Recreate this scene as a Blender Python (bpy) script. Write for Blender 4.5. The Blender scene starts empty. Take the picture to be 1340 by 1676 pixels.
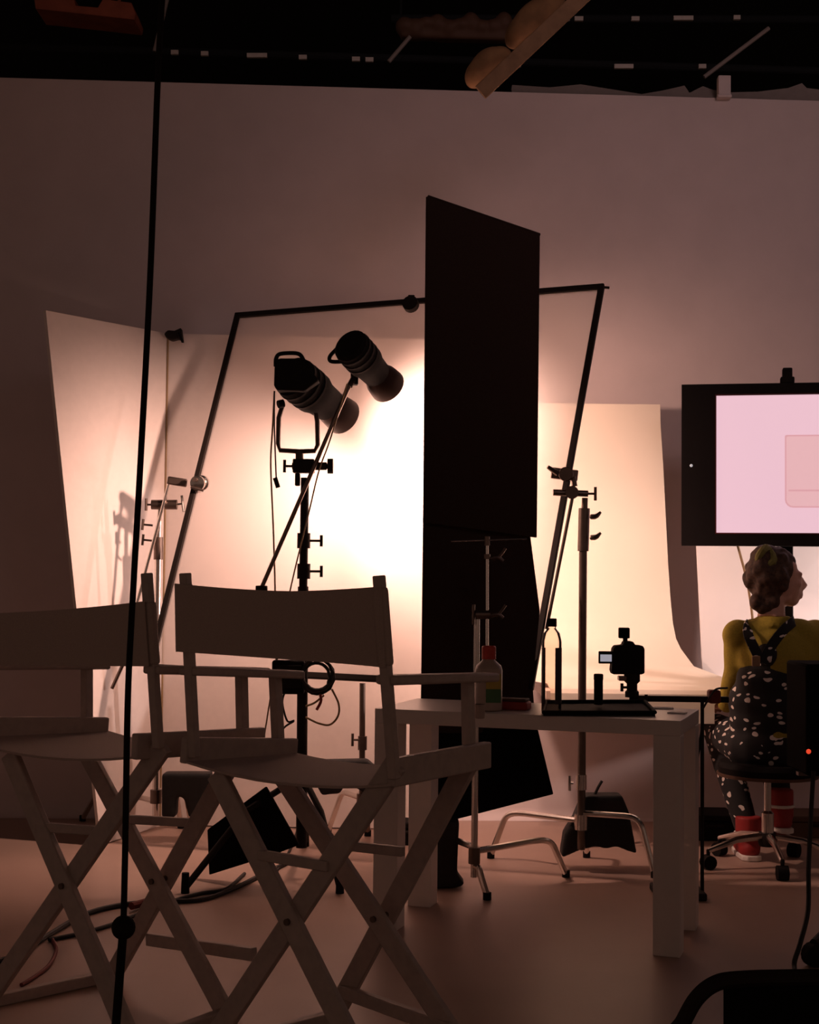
import bpy, bmesh, math, random
from math import sin, cos, tan, pi, radians as R
from mathutils import Vector as V, Matrix

random.seed(7)
SC = bpy.context.scene
COL = SC.collection

# ------------------------------------------------------------------ camera
F = 2330.0; CAMZ = 1.17
CM = Matrix.Rotation(pi/2 + R(2.72), 3, 'X') @ Matrix.Rotation(R(.6), 3, 'Z')
cam = bpy.data.objects.new('camera', bpy.data.cameras.new('camera'))
COL.objects.link(cam)
cam.matrix_world = Matrix.Translation((0, 0, CAMZ)) @ CM.to_4x4()
cam.data.sensor_fit = 'VERTICAL'; cam.data.sensor_height = 36.0
cam.data.lens = 36.0 * F / 1676.0
cam.data.clip_start = .05; cam.data.clip_end = 100
SC.camera = cam

def P(x, y, d):                       # world point seen at (x, y), at distance d in front of the camera
    v = CM @ V(((x-670)/F, -(y-838)/F, -1)); return V((0, 0, CAMZ)) + v*(d/v.y)
def PF(x, y, z=0.0):                  # world point seen at (x, y) on the level z
    v = CM @ V(((x-670)/F, -(y-838)/F, -1)); return V((0, 0, CAMZ)) + v*((z-CAMZ)/v.z)
def PP(x, y, o, n):                   # world point seen at (x, y) on a plane
    v = CM @ V(((x-670)/F, -(y-838)/F, -1)); c = V((0, 0, CAMZ)); return c + v*((o-c).dot(n)/v.dot(n))

# ------------------------------------------------------------------ materials
def mat(name, col, rough=.6, metal=0.0, var=.06, scale=30, bump=0.0, spec=.4, emit=None, es=1.0):
    m = bpy.data.materials.new(name); m.use_nodes = True
    nt = m.node_tree; b = nt.nodes['Principled BSDF']
    tc = nt.nodes.new('ShaderNodeTexCoord')
    no = nt.nodes.new('ShaderNodeTexNoise'); no.inputs['Scale'].default_value = scale; no.inputs['Detail'].default_value = 4
    nt.links.new(tc.outputs['Object'], no.inputs['Vector'])
    rp = nt.nodes.new('ShaderNodeValToRGB')
    rp.color_ramp.elements[0].position = .3; rp.color_ramp.elements[1].position = .7
    rp.color_ramp.elements[0].color = tuple(c*(1-var) for c in col) + (1,)
    rp.color_ramp.elements[1].color = tuple(min(1, c*(1+var)) for c in col) + (1,)
    nt.links.new(no.outputs['Fac'], rp.inputs['Fac'])
    nt.links.new(rp.outputs['Color'], b.inputs['Base Color'])
    b.inputs['Roughness'].default_value = rough; b.inputs['Metallic'].default_value = metal
    b.inputs['Specular IOR Level'].default_value = spec
    if bump:
        bp = nt.nodes.new('ShaderNodeBump'); bp.inputs['Strength'].default_value = bump; bp.inputs['Distance'].default_value = .002
        nt.links.new(no.outputs['Fac'], bp.inputs['Height']); nt.links.new(bp.outputs['Normal'], b.inputs['Normal'])
    if emit:
        b.inputs['Emission Color'].default_value = emit + (1,); b.inputs['Emission Strength'].default_value = es
    return m

M = {}
M['wall'] = mat('wall_paint', (.62, .53, .52), .9, var=.03, scale=6, bump=.05)
M['floor'] = mat('floor_paint', (.42, .285, .23), .42, var=.05, scale=3, bump=.03, spec=.35)
M['black'] = mat('black_ceiling', (.012, .014, .016), .9)
M['chairwood'] = mat('pale_wood', (.44, .365, .325), .6, var=.08, scale=40, bump=.1)
M['canvas'] = mat('pale_canvas', (.45, .365, .32), .95, var=.08, scale=400, bump=.3)
M['tablewhite'] = mat('white_laminate', (.72, .66, .62), .32, var=.02)
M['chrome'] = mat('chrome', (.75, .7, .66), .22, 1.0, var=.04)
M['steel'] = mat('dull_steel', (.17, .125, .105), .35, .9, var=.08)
M['blackmetal'] = mat('black_metal', (.018, .013, .011), .6, spec=.15)
M['plastic'] = mat('black_plastic', (.012, .010, .010), .75, spec=.08)
M['duvet'] = mat('black_cloth', (.008, .007, .007), .95, var=.2, scale=300, bump=.3, spec=.03)
M['flagcloth'] = mat('flag_cloth', (.034, .021, .017), .95, var=.15, scale=300, bump=.2, spec=.05)  # black lifted and warmed, lamp glare put into the base colour
M['bagcloth'] = mat('sandbag_cloth', (.011, .010, .010), .7, var=.2, scale=60, bump=.3)
M['foam'] = mat('white_foam_board', (.78, .70, .66), .9, var=.02)
M['paper'] = mat('cream_paper', (.80, .72, .60), .85, var=.015, scale=4)
M['paperw'] = mat('white_paper', (.82, .78, .77), .85, var=.015, scale=4)
M['wood'] = mat('wood_plank', (.28, .165, .09), .7, var=.2, scale=20, bump=.2)
M['bundle'] = mat('tan_bundle', (.24, .13, .06), .9, var=.25, scale=15, bump=.4)
M['duct'] = mat('red_duct', (.34, .09, .05), .7, var=.2, scale=12)
M['pale'] = mat('pale_plain', (.8, .72, .66), .6)
M['rope'] = mat('dark_cable', (.016, .012, .011), .6)
M['dimred'] = mat('dark_red_tape', (.16, .02, .015), .7)
M['film'] = mat('grey_film', (.26, .22, .20), .5)
M['goldcable'] = mat('tan_cable', (.30, .20, .10), .6)
M['red'] = mat('red_plastic', (.55, .05, .03), .5)
M['redtape'] = mat('red_tape', (.34, .04, .03), .6)
M['skin'] = mat('skin', (.55, .30, .22), .55, var=.05, scale=80)
M['hair'] = mat('hair', (.06, .028, .016), .7, var=.5, scale=70, bump=.8)
M['shirt'] = mat('mustard_knit', (.32, .245, .03), .9, var=.12, scale=150, bump=.4)
M['boot'] = mat('red_boot', (.30, .02, .02), .6)
M['whiteplastic'] = mat('white_plastic', (.75, .70, .66), .4)
M['green'] = mat('green_label', (.06, .16, .06), .5)
M['yellow'] = mat('yellow_label', (.45, .33, .06), .5)
M['amber'] = mat('bottle_white', (.42, .33, .28), .4)
M['darkliq'] = mat('dark_label', (.03, .014, .014), .35)
M['trousersred'] = mat('brown_box', (.10, .05, .03), .7)
M['yoke'] = mat('brown_metal', (.06, .035, .028), .4, .4)
M['lamp'] = mat('lamp_glass', (.9, .8, .7), .3, emit=(1, .74, .52), es=25)
M['led'] = mat('red_led', (.6, .05, .03), .4, emit=(1, .08, .03), es=.8)
M['dimled'] = mat('white_led', (.6, .6, .6), .4, emit=(.8, .85, .9), es=.35)
M['lcd'] = mat('camera_screen', (.3, .3, .35), .3, emit=(.55, .52, .6), es=.55)
M['screen'] = mat('screen_pink', (.1, .1, .1), .4, var=.02, emit=(.83, .52, .60), es=1.0)
M['screenbox'] = mat('screen_pink_fill', (.1, .1, .1), .4, emit=(.78, .44, .46), es=1.0)
M['screenline'] = mat('screen_pink_line', (.1, .1, .1), .4, emit=(.70, .34, .37), es=1.0)
M['bezelred'] = mat('bezel_edge', (.10, .012, .012), .4)
M['scrunchie'] = mat('green_hair_tie', (.22, .2, .06), .9, bump=.4)

def thin_clear(name, col):
    m = bpy.data.materials.new(name); m.use_nodes = True; nt = m.node_tree
    nt.nodes.remove(nt.nodes['Principled BSDF']); out = nt.nodes['Material Output']
    x = nt.nodes.new('ShaderNodeBsdfTransparent'); x.inputs['Color'].default_value = col + (1,)
    g = nt.nodes.new('ShaderNodeBsdfGlossy'); g.inputs['Roughness'].default_value = .08
    lw = nt.nodes.new('ShaderNodeLayerWeight'); lw.inputs['Blend'].default_value = .25
    mx = nt.nodes.new('ShaderNodeMixShader'); nt.links.new(lw.outputs['Fresnel'], mx.inputs['Fac'])
    nt.links.new(x.outputs[0], mx.inputs[1]); nt.links.new(g.outputs[0], mx.inputs[2]); nt.links.new(mx.outputs[0], out.inputs['Surface'])
    return m
M['glass'] = thin_clear('clear_plastic', (.93, .86, .80))

def cloth_diffusion():
    m = bpy.data.materials.new('diffusion_silk'); m.use_nodes = True; nt = m.node_tree
    nt.nodes.remove(nt.nodes['Principled BSDF']); out = nt.nodes['Material Output']
    d = nt.nodes.new('ShaderNodeBsdfDiffuse'); d.inputs['Color'].default_value = (.86, .80, .77, 1)
    t = nt.nodes.new('ShaderNodeBsdfTranslucent'); t.inputs['Color'].default_value = (.88, .80, .76, 1)
    x = nt.nodes.new('ShaderNodeBsdfTransparent')
    no = nt.nodes.new('ShaderNodeTexNoise'); no.inputs['Scale'].default_value = 200
    mr = nt.nodes.new('ShaderNodeMapRange'); mr.inputs['To Min'].default_value = .42; mr.inputs['To Max'].default_value = .48
    nt.links.new(no.outputs['Fac'], mr.inputs['Value'])
    a = nt.nodes.new('ShaderNodeMixShader'); nt.links.new(mr.outputs['Result'], a.inputs['Fac'])
    nt.links.new(d.outputs[0], a.inputs[1]); nt.links.new(t.outputs[0], a.inputs[2])
    b = nt.nodes.new('ShaderNodeMixShader'); b.inputs['Fac'].default_value = .42
    nt.links.new(a.outputs[0], b.inputs[1]); nt.links.new(x.outputs[0], b.inputs[2])
    nt.links.new(b.outputs[0], out.inputs['Surface'])
    return m
M['silk'] = cloth_diffusion()

def overall_mat():
    m = bpy.data.materials.new('patterned_overalls'); m.use_nodes = True; nt = m.node_tree; b = nt.nodes['Principled BSDF']
    tc = nt.nodes.new('ShaderNodeTexCoord')
    no = nt.nodes.new('ShaderNodeTexNoise'); no.inputs['Scale'].default_value = 9
    ad = nt.nodes.new('ShaderNodeVectorMath'); ad.operation = 'MULTIPLY_ADD'; ad.inputs[1].default_value = (.09, .09, .09)
    nt.links.new(no.outputs['Color'], ad.inputs[0]); nt.links.new(tc.outputs['Object'], ad.inputs[2]); nt.links.new(tc.outputs['Object'], no.inputs['Vector'])
    mp = nt.nodes.new('ShaderNodeMapping'); mp.inputs['Scale'].default_value = (20, 20, 34); mp.inputs['Rotation'].default_value = (.3, .5, .2)
    nt.links.new(ad.outputs[0], mp.inputs['Vector'])
    vo = nt.nodes.new('ShaderNodeTexVoronoi'); vo.inputs['Scale'].default_value = 1; vo.inputs['Randomness'].default_value = 1
    nt.links.new(mp.outputs[0], vo.inputs['Vector'])
    lt = nt.nodes.new('ShaderNodeMath'); lt.operation = 'LESS_THAN'; lt.inputs[1].default_value = .27
    nt.links.new(vo.outputs['Distance'], lt.inputs[0])
    mx = nt.nodes.new('ShaderNodeMix'); mx.data_type = 'RGBA'
    mx.inputs['A'].default_value = (.010, .009, .010, 1); mx.inputs['B'].default_value = (.72, .64, .58, 1)
    nt.links.new(lt.outputs[0], mx.inputs['Factor']); nt.links.new(mx.outputs['Result'], b.inputs['Base Color'])
    b.inputs['Roughness'].default_value = .9
    return m
M['overalls'] = overall_mat()

# ------------------------------------------------------------------ mesh builder
class MB:
    def __init__(s): s.bm = bmesh.new()
    def face(s, vs):
        try: return s.bm.faces.new(vs)
        except ValueError: return None
    def hull8(s, c):                    # 8 corners: 0-3 one end, 4-7 the other
        v = [s.bm.verts.new(p) for p in c]
        for f in ((0,1,2,3), (7,6,5,4), (0,4,5,1), (1,5,6,2), (2,6,7,3), (3,7,4,0)): s.face([v[i] for i in f])
        return s
    def box(s, c, sz, rz=0, m=None):
        c = V(c); m = m or Matrix.Rotation(rz, 3, 'Z'); x, y, z = [k/2 for k in sz]
        return s.hull8([c + m @ V(p) for p in ((-x,-y,-z), (x,-y,-z), (x,y,-z), (-x,y,-z), (-x,-y,z), (x,-y,z), (x,y,z), (-x,y,z))])
    def bar(s, p, q, w, t, side):       # flat bar from p to q, w wide along side, t thick
        p, q = V(p), V(q); d = (q-p).normalized(); side = V(side); side = (side - d*side.dot(d)).normalized(); n = d.cross(side)
        a, b = side*w/2, n*t/2
        return s.hull8([p-a-b, p+a-b, p+a+b, p-a+b, q-a-b, q+a-b, q+a+b, q-a+b])
    def tube(s, pts, r, seg=10, cap=True):
        pts = [V(p) for p in pts]; n = len(pts)
        rs = r if isinstance(r, (list, tuple)) else [r]*n
        t0 = (pts[1]-pts[0]).normalized(); ref = V((0, 0, 1)) if abs(t0.z) < .9 else V((1, 0, 0))
        u = (ref - t0*ref.dot(t0)).normalized(); rings = []
        for i in range(n):
            t = (pts[min(i+1, n-1)] - pts[max(i-1, 0)]).normalized()
            u = (u - t*u.dot(t)).normalized(); w = t.cross(u)
            rings.append([s.bm.verts.new(pts[i] + (u*cos(2*pi*k/seg) + w*sin(2*pi*k/seg))*rs[i]) for k in range(seg)])
        for a, b in zip(rings, rings[1:]):
            for k in range(seg): s.face([a[k], a[(k+1) % seg], b[(k+1) % seg], b[k]])
        if cap: s.face(rings[0][::-1]); s.face(rings[-1])
        return s
    def lathe(s, prof, o=(0,0,0), axis=(0,0,1), seg=20):   # prof: (radius, along)
        o = V(o); ax = V(axis).normalized(); return s.tube([o + ax*h for r, h in prof], [max(r, 1e-4) for r, h in prof], seg)
    def ell(s, c, r, m=None, seg=16, rings=10):
        c = V(c); m = m or Matrix.Identity(3); R_ = []
        for i in range(rings+1):
            th = pi*i/rings
            R_.append([s.bm.verts.new(c + m @ V((r[0]*sin(th)*cos(2*pi*k/seg), r[1]*sin(th)*sin(2*pi*k/seg), r[2]*cos(th)))) for k in range(seg)] if 0 < i < rings
                      else [s.bm.verts.new(c + m @ V((0, 0, r[2]*cos(th))))])
        for i in range(rings):
            a, b = R_[i], R_[i+1]
            for k in range(seg):
                k2 = (k+1) % seg
                if len(a) == 1: s.face([a[0], b[k], b[k2]])
                elif len(b) == 1: s.face([a[k], b[0], a[k2]])
                else: s.face([a[k], b[k], b[k2], a[k2]])
        return s
    def prism(s, pts, ext):             # outline pushed along ext
        ext = V(ext); a = [s.bm.verts.new(V(p)) for p in pts]; b = [s.bm.verts.new(V(p)+ext) for p in pts]
        s.face(a[::-1]); s.face(b); n = len(pts)
        for i in range(n): s.face([a[i], a[(i+1) % n], b[(i+1) % n], b[i]])
        return s
    def grid(s, rows, thick=None):      # rows of points; optional thickness vector
        rows = [[V(p) for p in r] for r in rows]
        def sheet(off):
            return [[s.bm.verts.new(p+off) for p in r] for r in rows]
        A = sheet(V((0,0,0)))
        def fill(G, rev):
            for i in range(len(G)-1):
                for j in range(len(G[0])-1):
                    f = [G[i][j], G[i][j+1], G[i+1][j+1], G[i+1][j]]; s.face(f[::-1] if rev else f)
        fill(A, False)
        if thick is not None:
            B = sheet(V(thick)); fill(B, True)
            edge = lambda G: G[0] + [r[-1] for r in G[1:]] + G[-1][-2::-1] + [r[0] for r in G[-2:0:-1]]
            ea, eb = edge(A), edge(B); n = len(ea)
            for i in range(n): s.face([ea[i], ea[(i+1) % n], eb[(i+1) % n], eb[i]])
        return s
    def build(s, name, m, parent=None, bevel=0.0, smooth=True, remesh=0.0, relax=0):
        bmesh.ops.recalc_face_normals(s.bm, faces=s.bm.faces)
        if parent is not None:
            off = parent.get('_w', None); w = V(off) if off is not None else V((0, 0, 0))
            bmesh.ops.translate(s.bm, verts=s.bm.verts, vec=-w)
        me = bpy.data.meshes.new(name); s.bm.to_mesh(me); s.bm.free()
        o = bpy.data.objects.new(name, me); COL.objects.link(o)
        if remesh:
            md = o.modifiers.new('r', 'REMESH'); md.mode = 'VOXEL'; md.voxel_size = remesh
            if relax:
                ms = o.modifiers.new('s', 'SMOOTH'); ms.iterations = relax; ms.factor = .5
            dg = bpy.context.evaluated_depsgraph_get(); me2 = bpy.data.meshes.new_from_object(o.evaluated_get(dg))
            o.modifiers.clear(); o.data = me2; bpy.data.meshes.remove(me); me2.name = name; me = me2
        elif bevel:
            md = o.modifiers.new('bevel', 'BEVEL'); md.width = bevel; md.segments = 2; md.limit_method = 'ANGLE'
        if smooth:
            for p in me.polygons: p.use_smooth = True
            if not remesh:
                try: me.set_sharp_from_angle(angle=R(35))
                except Exception: pass
        me.materials.append(m)
        if parent is not None: o.parent = parent; o['_w'] = tuple(w)
        return o

def thing(name, label, cat, loc, group=None):
    o = bpy.data.objects.new(name, None); COL.objects.link(o); o.location = loc; o.empty_display_size = .1
    o['_w'] = tuple(loc); o['label'] = label; o['category'] = cat
    if group: o['group'] = group
    return o
def tag(o, label, cat, group=None, kind=None):
    if label: o['label'] = label
    if cat: o['category'] = cat
    if group: o['group'] = group
    if kind: o['kind'] = kind
    return o
def recentre(o):                        # one-mesh thing: origin at the foot of its mesh
    vs = [v.co for v in o.data.vertices]; c = V((sum(v.x for v in vs)/len(vs), sum(v.y for v in vs)/len(vs), min(v.z for v in vs)))
    for v in o.data.vertices: v.co -= c
    o.location = c; return o
def single(mb, name, m, label, cat, group=None, **k):
    return tag(recentre(mb.build(name, m, **k)), label, cat, group)
def bez(a, b, c, d, n=12):
    a, b, c, d = map(V, (a, b, c, d))
    return [a*(1-t)**3 + b*3*t*(1-t)**2 + c*3*t*t*(1-t) + d*t**3 for t in [i/n for i in range(n+1)]]
def smoothpath(pts, n=6):               # Catmull-Rom through the points
    pts = [V(p) for p in pts]; q = [pts[0]*2-pts[1]] + pts + [pts[-1]*2-pts[-2]]; out = []
    for i in range(1, len(q)-2):
        for k in range(n):
            t = k/n; a, b, c, d = q[i-1:i+3]
            out.append(.5*((2*b) + (c-a)*t + (2*a-5*b+4*c-d)*t*t + (3*b-a-3*c+d)*t**3))
    return out + [pts[-1]]
UP = V((0, 0, 1))

# ------------------------------------------------------------------ setting
o = MB().box((0, 5, -.05), (16, 16, .1)).build('floor', M['floor'], smooth=False); o['kind'] = 'structure'
o = MB().box((0, 5, 5.05), (16, 16, .1)).build('ceiling', M['black'], smooth=False); o['kind'] = 'structure'
wl, wr = P(0, 127, 6.98), P(1340, 165, 7.10)
wd = (wr-wl); wa, wb = wl - wd*.9, wr + wd*.9
# studio cyclorama: flat wall with a small cove at the floor
prof = [(0, 0, 3)]
mb = MB(); rows = []
for t in [i/24 for i in range(25)]:
    p = wa.lerp(wb, t); top = p.z; n = V((wd.y, -wd.x, 0)).normalized()      # towards the camera
    rows.append([V((p.x, p.y, 0)) + n*.06 + V((0,0,.001))] + [V((p.x, p.y, 0)) + n*(.06 - .06*sin(a)) + V((0, 0, .06 - .06*cos(a))) for a in (R(15), R(30), R(45), R(60), R(75), R(90))] + [V((p.x, p.y, z)) for z in (.8, 1.6, 2.4, top)])
wn = V((wd.y, -wd.x, 0)).normalized()
o = mb.grid(rows, thick=-wn*.12).build('wall_back', M['wall']); o['kind'] = 'structure'
o = MB().box((0, 11.5, 2.5), (16, .1, 5)).build('wall_rear', M['black'], smooth=False); o['kind'] = 'structure'

# ------------------------------------------------------------------ overhead things
def glint_row(ly, segs, d, label):
    a, b = ly; t = thing('lighting_pipe', label, 'pipe', P((a[0]+b[0])/2, (a[1]+b[1])/2, d), 'black lighting pipes above the wall')
    p, q = P(a[0], a[1], d), P(b[0], b[1], d)
    MB().tube([p, q], .024).build('pipe', M['black'], t)
    for f in (0.02, .98):
        e = p.lerp(q, f); MB().tube([e, V((e.x, e.y, 5.0))], .008).build('hanger', M['black'], t)
    for x0, x1, y in segs:
        c0, c1 = P(x0, y, d-.03), P(x1, y, d-.03)
        MB().bar(c0, c1, .026, .02, UP).build('clamp', M['pale'], t)  # pale bars standing for light reflections on the overhead grid
glint_row(((-60, 74), (1400, 118)), [(280,292,86), (329,341,88), (404,437,91), (489,502,94), (576,589,97), (598,611,98), (842,852,107), (1005,1036,109), (1143,1155,109)], 8.6, 'lower black overhead pipe with pale painted glints just above the wall')
glint_row(((640, 30), (1420, 32)), [(920,932,31), (940,954,31), (1033,1046,31), (1102,1134,30), (1200,1211,29)], 8.6, 'higher black overhead pipe with pale painted glints, at upper right')
mb = MB(); p, q = P(786, 152, 5.5), P(955, -8, 5.4); e = p + (q-p)*2.0
t = thing('wooden_beam', 'sloping wooden beam overhead with two tan bundles tied to its side', 'beam', p)
MB().bar(p, e, .062, .045, (1, 0, 0)).build('plank', M['wood'], t, bevel=.004)
dr = (q-p).normalized(); nr = V((-dr.z, 0, dr.x)); MX = Matrix((dr, V((0, 1, 0)), nr)).transposed()
for (bx, by, r1, r2) in ((797, 110, .085, .064), (873, 36, .115, .073)):
    c = P(bx, by, 5.60); mb = MB()
    mb.ell(c, (r1, .10, r2), MX); mb.ell(c + dr*r1*.5 + V((.01, 0, -.015)), (r1*.8, .09, r2*.9), MX); mb.ell(c - dr*r1*.45 + V((-.01, 0, 0)), (r1*.7, .09, r2*.75), MX)
    mb.build('bundle', M['bundle'], t, remesh=.012, relax=6)
def notch():
    pts = [(55, -8), (120, -6), (124, 9), (160, 12), (168, -2), (215, 4), (222, 22), (220, 32), (150, 24), (58, 14)]
    return [P(x, y, 7.3) for x, y in pts]
single(MB().prism(notch(), (0, .22, 0)).tube([P(90, 0, 7.4), V((P(90, 0, 7.4).x, 7.4, 5.0))], .01, 8).tube([P(195, 8, 7.4), V((P(195, 8, 7.4).x, 7.4, 5.0))], .01, 8), 'ceiling_duct', M['duct'], 'rust red notched duct high in the dark at upper left', 'duct', bevel=.008)
mb = MB()
for i, x in enumerate(range(662, 826, 18)): mb.ell(P(x, 44 + 5*math.sin(i*1.9), 7.4), (.05, .07, .05 + .012*math.sin(i*2.3)))
mb.bar(P(656, 55, 7.4), P(828, 60, 7.4), .06, .08, UP)
single(mb, 'hanging_canvas_roll', M['trousersred'], 'dim brown lumpy canvas roll hanging overhead left of the beam', 'canvas roll', remesh=.012, relax=4)
for (a, b, d, lab) in (((636, 101), (671, 60), 7.2, 'short pale sloping rod overhead below the canvas roll'),
                       ((1152, 126), (1258, 46), 7.2, 'long pale sloping rod overhead at upper right'),
                       ((253, 84), (273, 0), 7.2, 'dim upright rod overhead just beside the black pole')):
    p, q = P(*a, d), P(*b, d)
    single(MB().tube([p, q + (q-p).normalized()*max(.02, (5.0-q.z)*1.0)], .011, 8) if lab.startswith('dim') else MB().tube([p, q], .011, 8), 'ceiling_rod', M['film'], lab, 'rod', 'pale rods overhead')
# crumpled film along the wall top
mb = MB(); rows = []
ridge = [(838,152,139), (900,154,143), (950,155,138), (1000,157,146), (1050,158,154), (1085,159,148), (1120,160,140), (1128,160,152), (1150,160,141), (1166,161,147), (1196,162,151), (1240,163,150), (1290,164,144), (1312,165,136), (1320,165,144), (1370,167,150)]
wall_d = lambda x: 6.98 + .12*x/1340
for x, y0, y1 in ridge:
    d = wall_d(x)+.02; rows.append([P(x, y0-1, d), P(x+random.uniform(-4, 4), (y0+y1)/2, d+.02), P(x, y1, d+.03)])
single(mb.grid(rows, thick=(0, .012, 0)), 'plastic_film', M['film'], 'crumpled pale film lying along the top edge of the wall', 'film')
c = P(1182, 145, 7.10)
single(MB().box((c.x, c.y-.03, c.z), (.062, .05, .10)).box((c.x, c.y-.035, c.z-.056), (.07, .05, .016)), 'wall_block', M['wall'], 'small pale block on the top edge of the wall at right', 'block', bevel=.004)

# ------------------------------------------------------------------ director chairs
def director_chair(label, px, dep, legs, stretch, footrest, rails):
    dBR, dBL, dFR, dFL = dep
    base = PF(*px['base']); t = thing('director_chair', label, 'chair', (base.x, base.y, 0), "tall director's chairs")
    W, C = M['chairwood'], M['canvas']
    tBR, bBR = P(*px['BR'][0], dBR), P(*px['BR'][1], dBR); tBL, bBL = P(*px['BL'][0], dBL), P(*px['BL'][1], dBL)
    fw = (P(*px['FR'][1], dFR) - bBR); fw.z = 0; fw.normalize(); rt = V((fw.y, -fw.x, 0))
    for a, b in ((tBR, bBR), (tBL, bBL)):
        MB().bar(b, a, .022, .024, fw).build('back_post', W, t, bevel=.003)
    # sling wrapped round the posts
    def on(a, b, y, x, d): return P(x, y, d)
    sl = px['sling']; rows = []
    N = 14
    for k in range(N+1):
        s = k/N; dd = dBL + (dBR-dBL)*s; r = []
        sag = 4*s*(1-s)
        for m in range(5):
            u = m/4
            L = V((sl[0][0] + (sl[1][0]-sl[0][0])*u, sl[0][1] + (sl[1][1]-sl[0][1])*u)); Q = V((sl[2][0] + (sl[3][0]-sl[2][0])*u, sl[2][1] + (sl[3][1]-sl[2][1])*u))
            c = L.lerp(Q, s)
            dy = sag*(sl[4]*(1-u) + sl[5]*u)*(1 if s < .5 else .6 + .4*(1-s)*2)
            r.append(P(c.x, c.y+dy, dd) - fw*(.026 - .05*sag))
        rows.append(r)
    b = MB().grid(rows, thick=fw*.004).build('backrest', C, t)
    for (pp, qq, s) in ((tBR, bBR, 1), (tBL, bBL, 0)):       # sewn sleeve round each post
        yt, yb = (sl[2][1], sl[3][1]) if s else (sl[0][1], sl[1][1])
        k0 = (yt - px['BR' if s else 'BL'][0][1])/(px['BR' if s else 'BL'][1][1]-px['BR' if s else 'BL'][0][1]); k1 = (yb - px['BR' if s else 'BL'][0][1])/(px['BR' if s else 'BL'][1][1]-px['BR' if s else 'BL'][0][1])
        MB().bar(pp.lerp(qq, k0), pp.lerp(qq, k1), .030, .034, fw).build('sleeve', C, b, bevel=.010)
    for key, d0, d1 in (('RA', dBR, dFR+(dFR-dBR)*.18), ('LA', dBL, dFL+(dFL-dBL)*.18)):
        p, q = P(*px[key][0], d0), P(*px[key][1], d1)
        MB().bar(p, q, .058, .022, rt).build('armrest', W, t, bevel=.006)
    for key, d in (('FR', dFR), ('FL', dFL)):
        MB().bar(P(*px[key][0], d), P(*px[key][1], d), .030, .024, fw).build('arm_post', W, t, bevel=.003)
    rl = []
    for key, d0, d1 in (('RR', dBR, dFR+(dFR-dBR)*.12), ('LR', dBL, dFL+(dFL-dBL)*.12)):
        p, q = P(*px[key][0], d0), P(*px[key][1], d1)
        MB().bar(p, q, .064, .024, UP).build('seat_rail', W, t, bevel=.004); rl.append((p, q))
    rows = []
    (rp, rq), (lp, lq) = rl
    for i in range(7):
        s = i/6; a, b = lp.lerp(lq, s), rp.lerp(rq, s)
        rows.append([a.lerp(b, u) + UP*(-.006 - .026*4*u*(1-u) - .018*(1-s)) for u in [j/8 for j in range(9)]])
    seat = MB().grid(rows, thick=UP*-.006).build('seat', C, t)
    ax = V((rt.x, rt.y, 0))
    legm = []
    for i, (a, b, d0, d1) in enumerate(legs):
        p, q = P(*a, d0), P(*b, d1); off = fw*(.014 if i % 2 else -.014)
        q = q + (q-p)*((.012-q.z)/(q-p).z); off += V((0,0,0))
        MB().bar(p+off, q+off, .052, .022, ax).build('leg', W, t, bevel=.004)
    for a, b, d0, d1 in stretch:
        MB().bar(P(*a, d0), P(*b, d1), .024, .020, UP).build('stretcher', W, t, bevel=.003)
    for a, b, d0, d1 in footrest:
        MB().bar(P(*a, d0), P(*b, d1), .034, .024, UP).build('footrest', W, t, bevel=.003)
    for (i, j) in rails:
        p, q = [P(*legs[k][1], legs[k][3]) for k in (i, j)]
        p.z = q.z = .016
        MB().bar(p - (q-p)*.06, q + (q-p)*.08, .032, .030, UP).build('floor_rail', W, t, bevel=.004)
    for i, j in ((0, 1), (2, 3)):                 # pivot bolt where a pair crosses
        a0, a1 = P(*legs[i][0], legs[i][2]), P(*legs[i][1], legs[i][3]); b0, b1 = P(*legs[j][0], legs[j][2]), P(*legs[j][1], legs[j][3])
        best = min(((a0.lerp(a1, s/40) - b0.lerp(b1, u/40)).length, s, u) for s in range(41) for u in range(41)); c = a0.lerp(a1, best[1]/40)
        MB().tube([c - fw*.032, c + fw*.032], .008, 10).build('bolt', M['steel'], t)
    return t

director_chair("pale tall director's chair in the middle, in front of the white table",
    dict(base=(470, 1700), BR=((620, 942), (645, 1275)), BL=((303, 938), (318, 1240)), FR=((765, 1112), (767, 1222)), FL=((450, 1106), (455, 1214)),
         sling=((297, 955), (299, 1066), (633, 960), (640, 1092), 10, 2),
         RA=((630, 1113), (803, 1108)), LA=((304, 1098), (487, 1104)), RR=((640, 1265), (798, 1235)), LR=((300, 1228), (482, 1228))),
    (3.20, 3.53, 3.48, 3.81),
    [((360, 1264), (631, 1803), 3.53, 3.20), ((643, 1250), (332, 1721), 3.20, 3.53), ((452, 1246), (773, 1732), 3.81, 3.48), ((765, 1242), (542, 1663), 3.48, 3.81)],
    [((425, 1399), (538, 1418), 3.42, 3.31), ((565, 1384), (660, 1394), 3.70, 3.60)], [((560, 1622), (752, 1690), 3.78, 3.46)], [(1, 3), (0, 2)])
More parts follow.
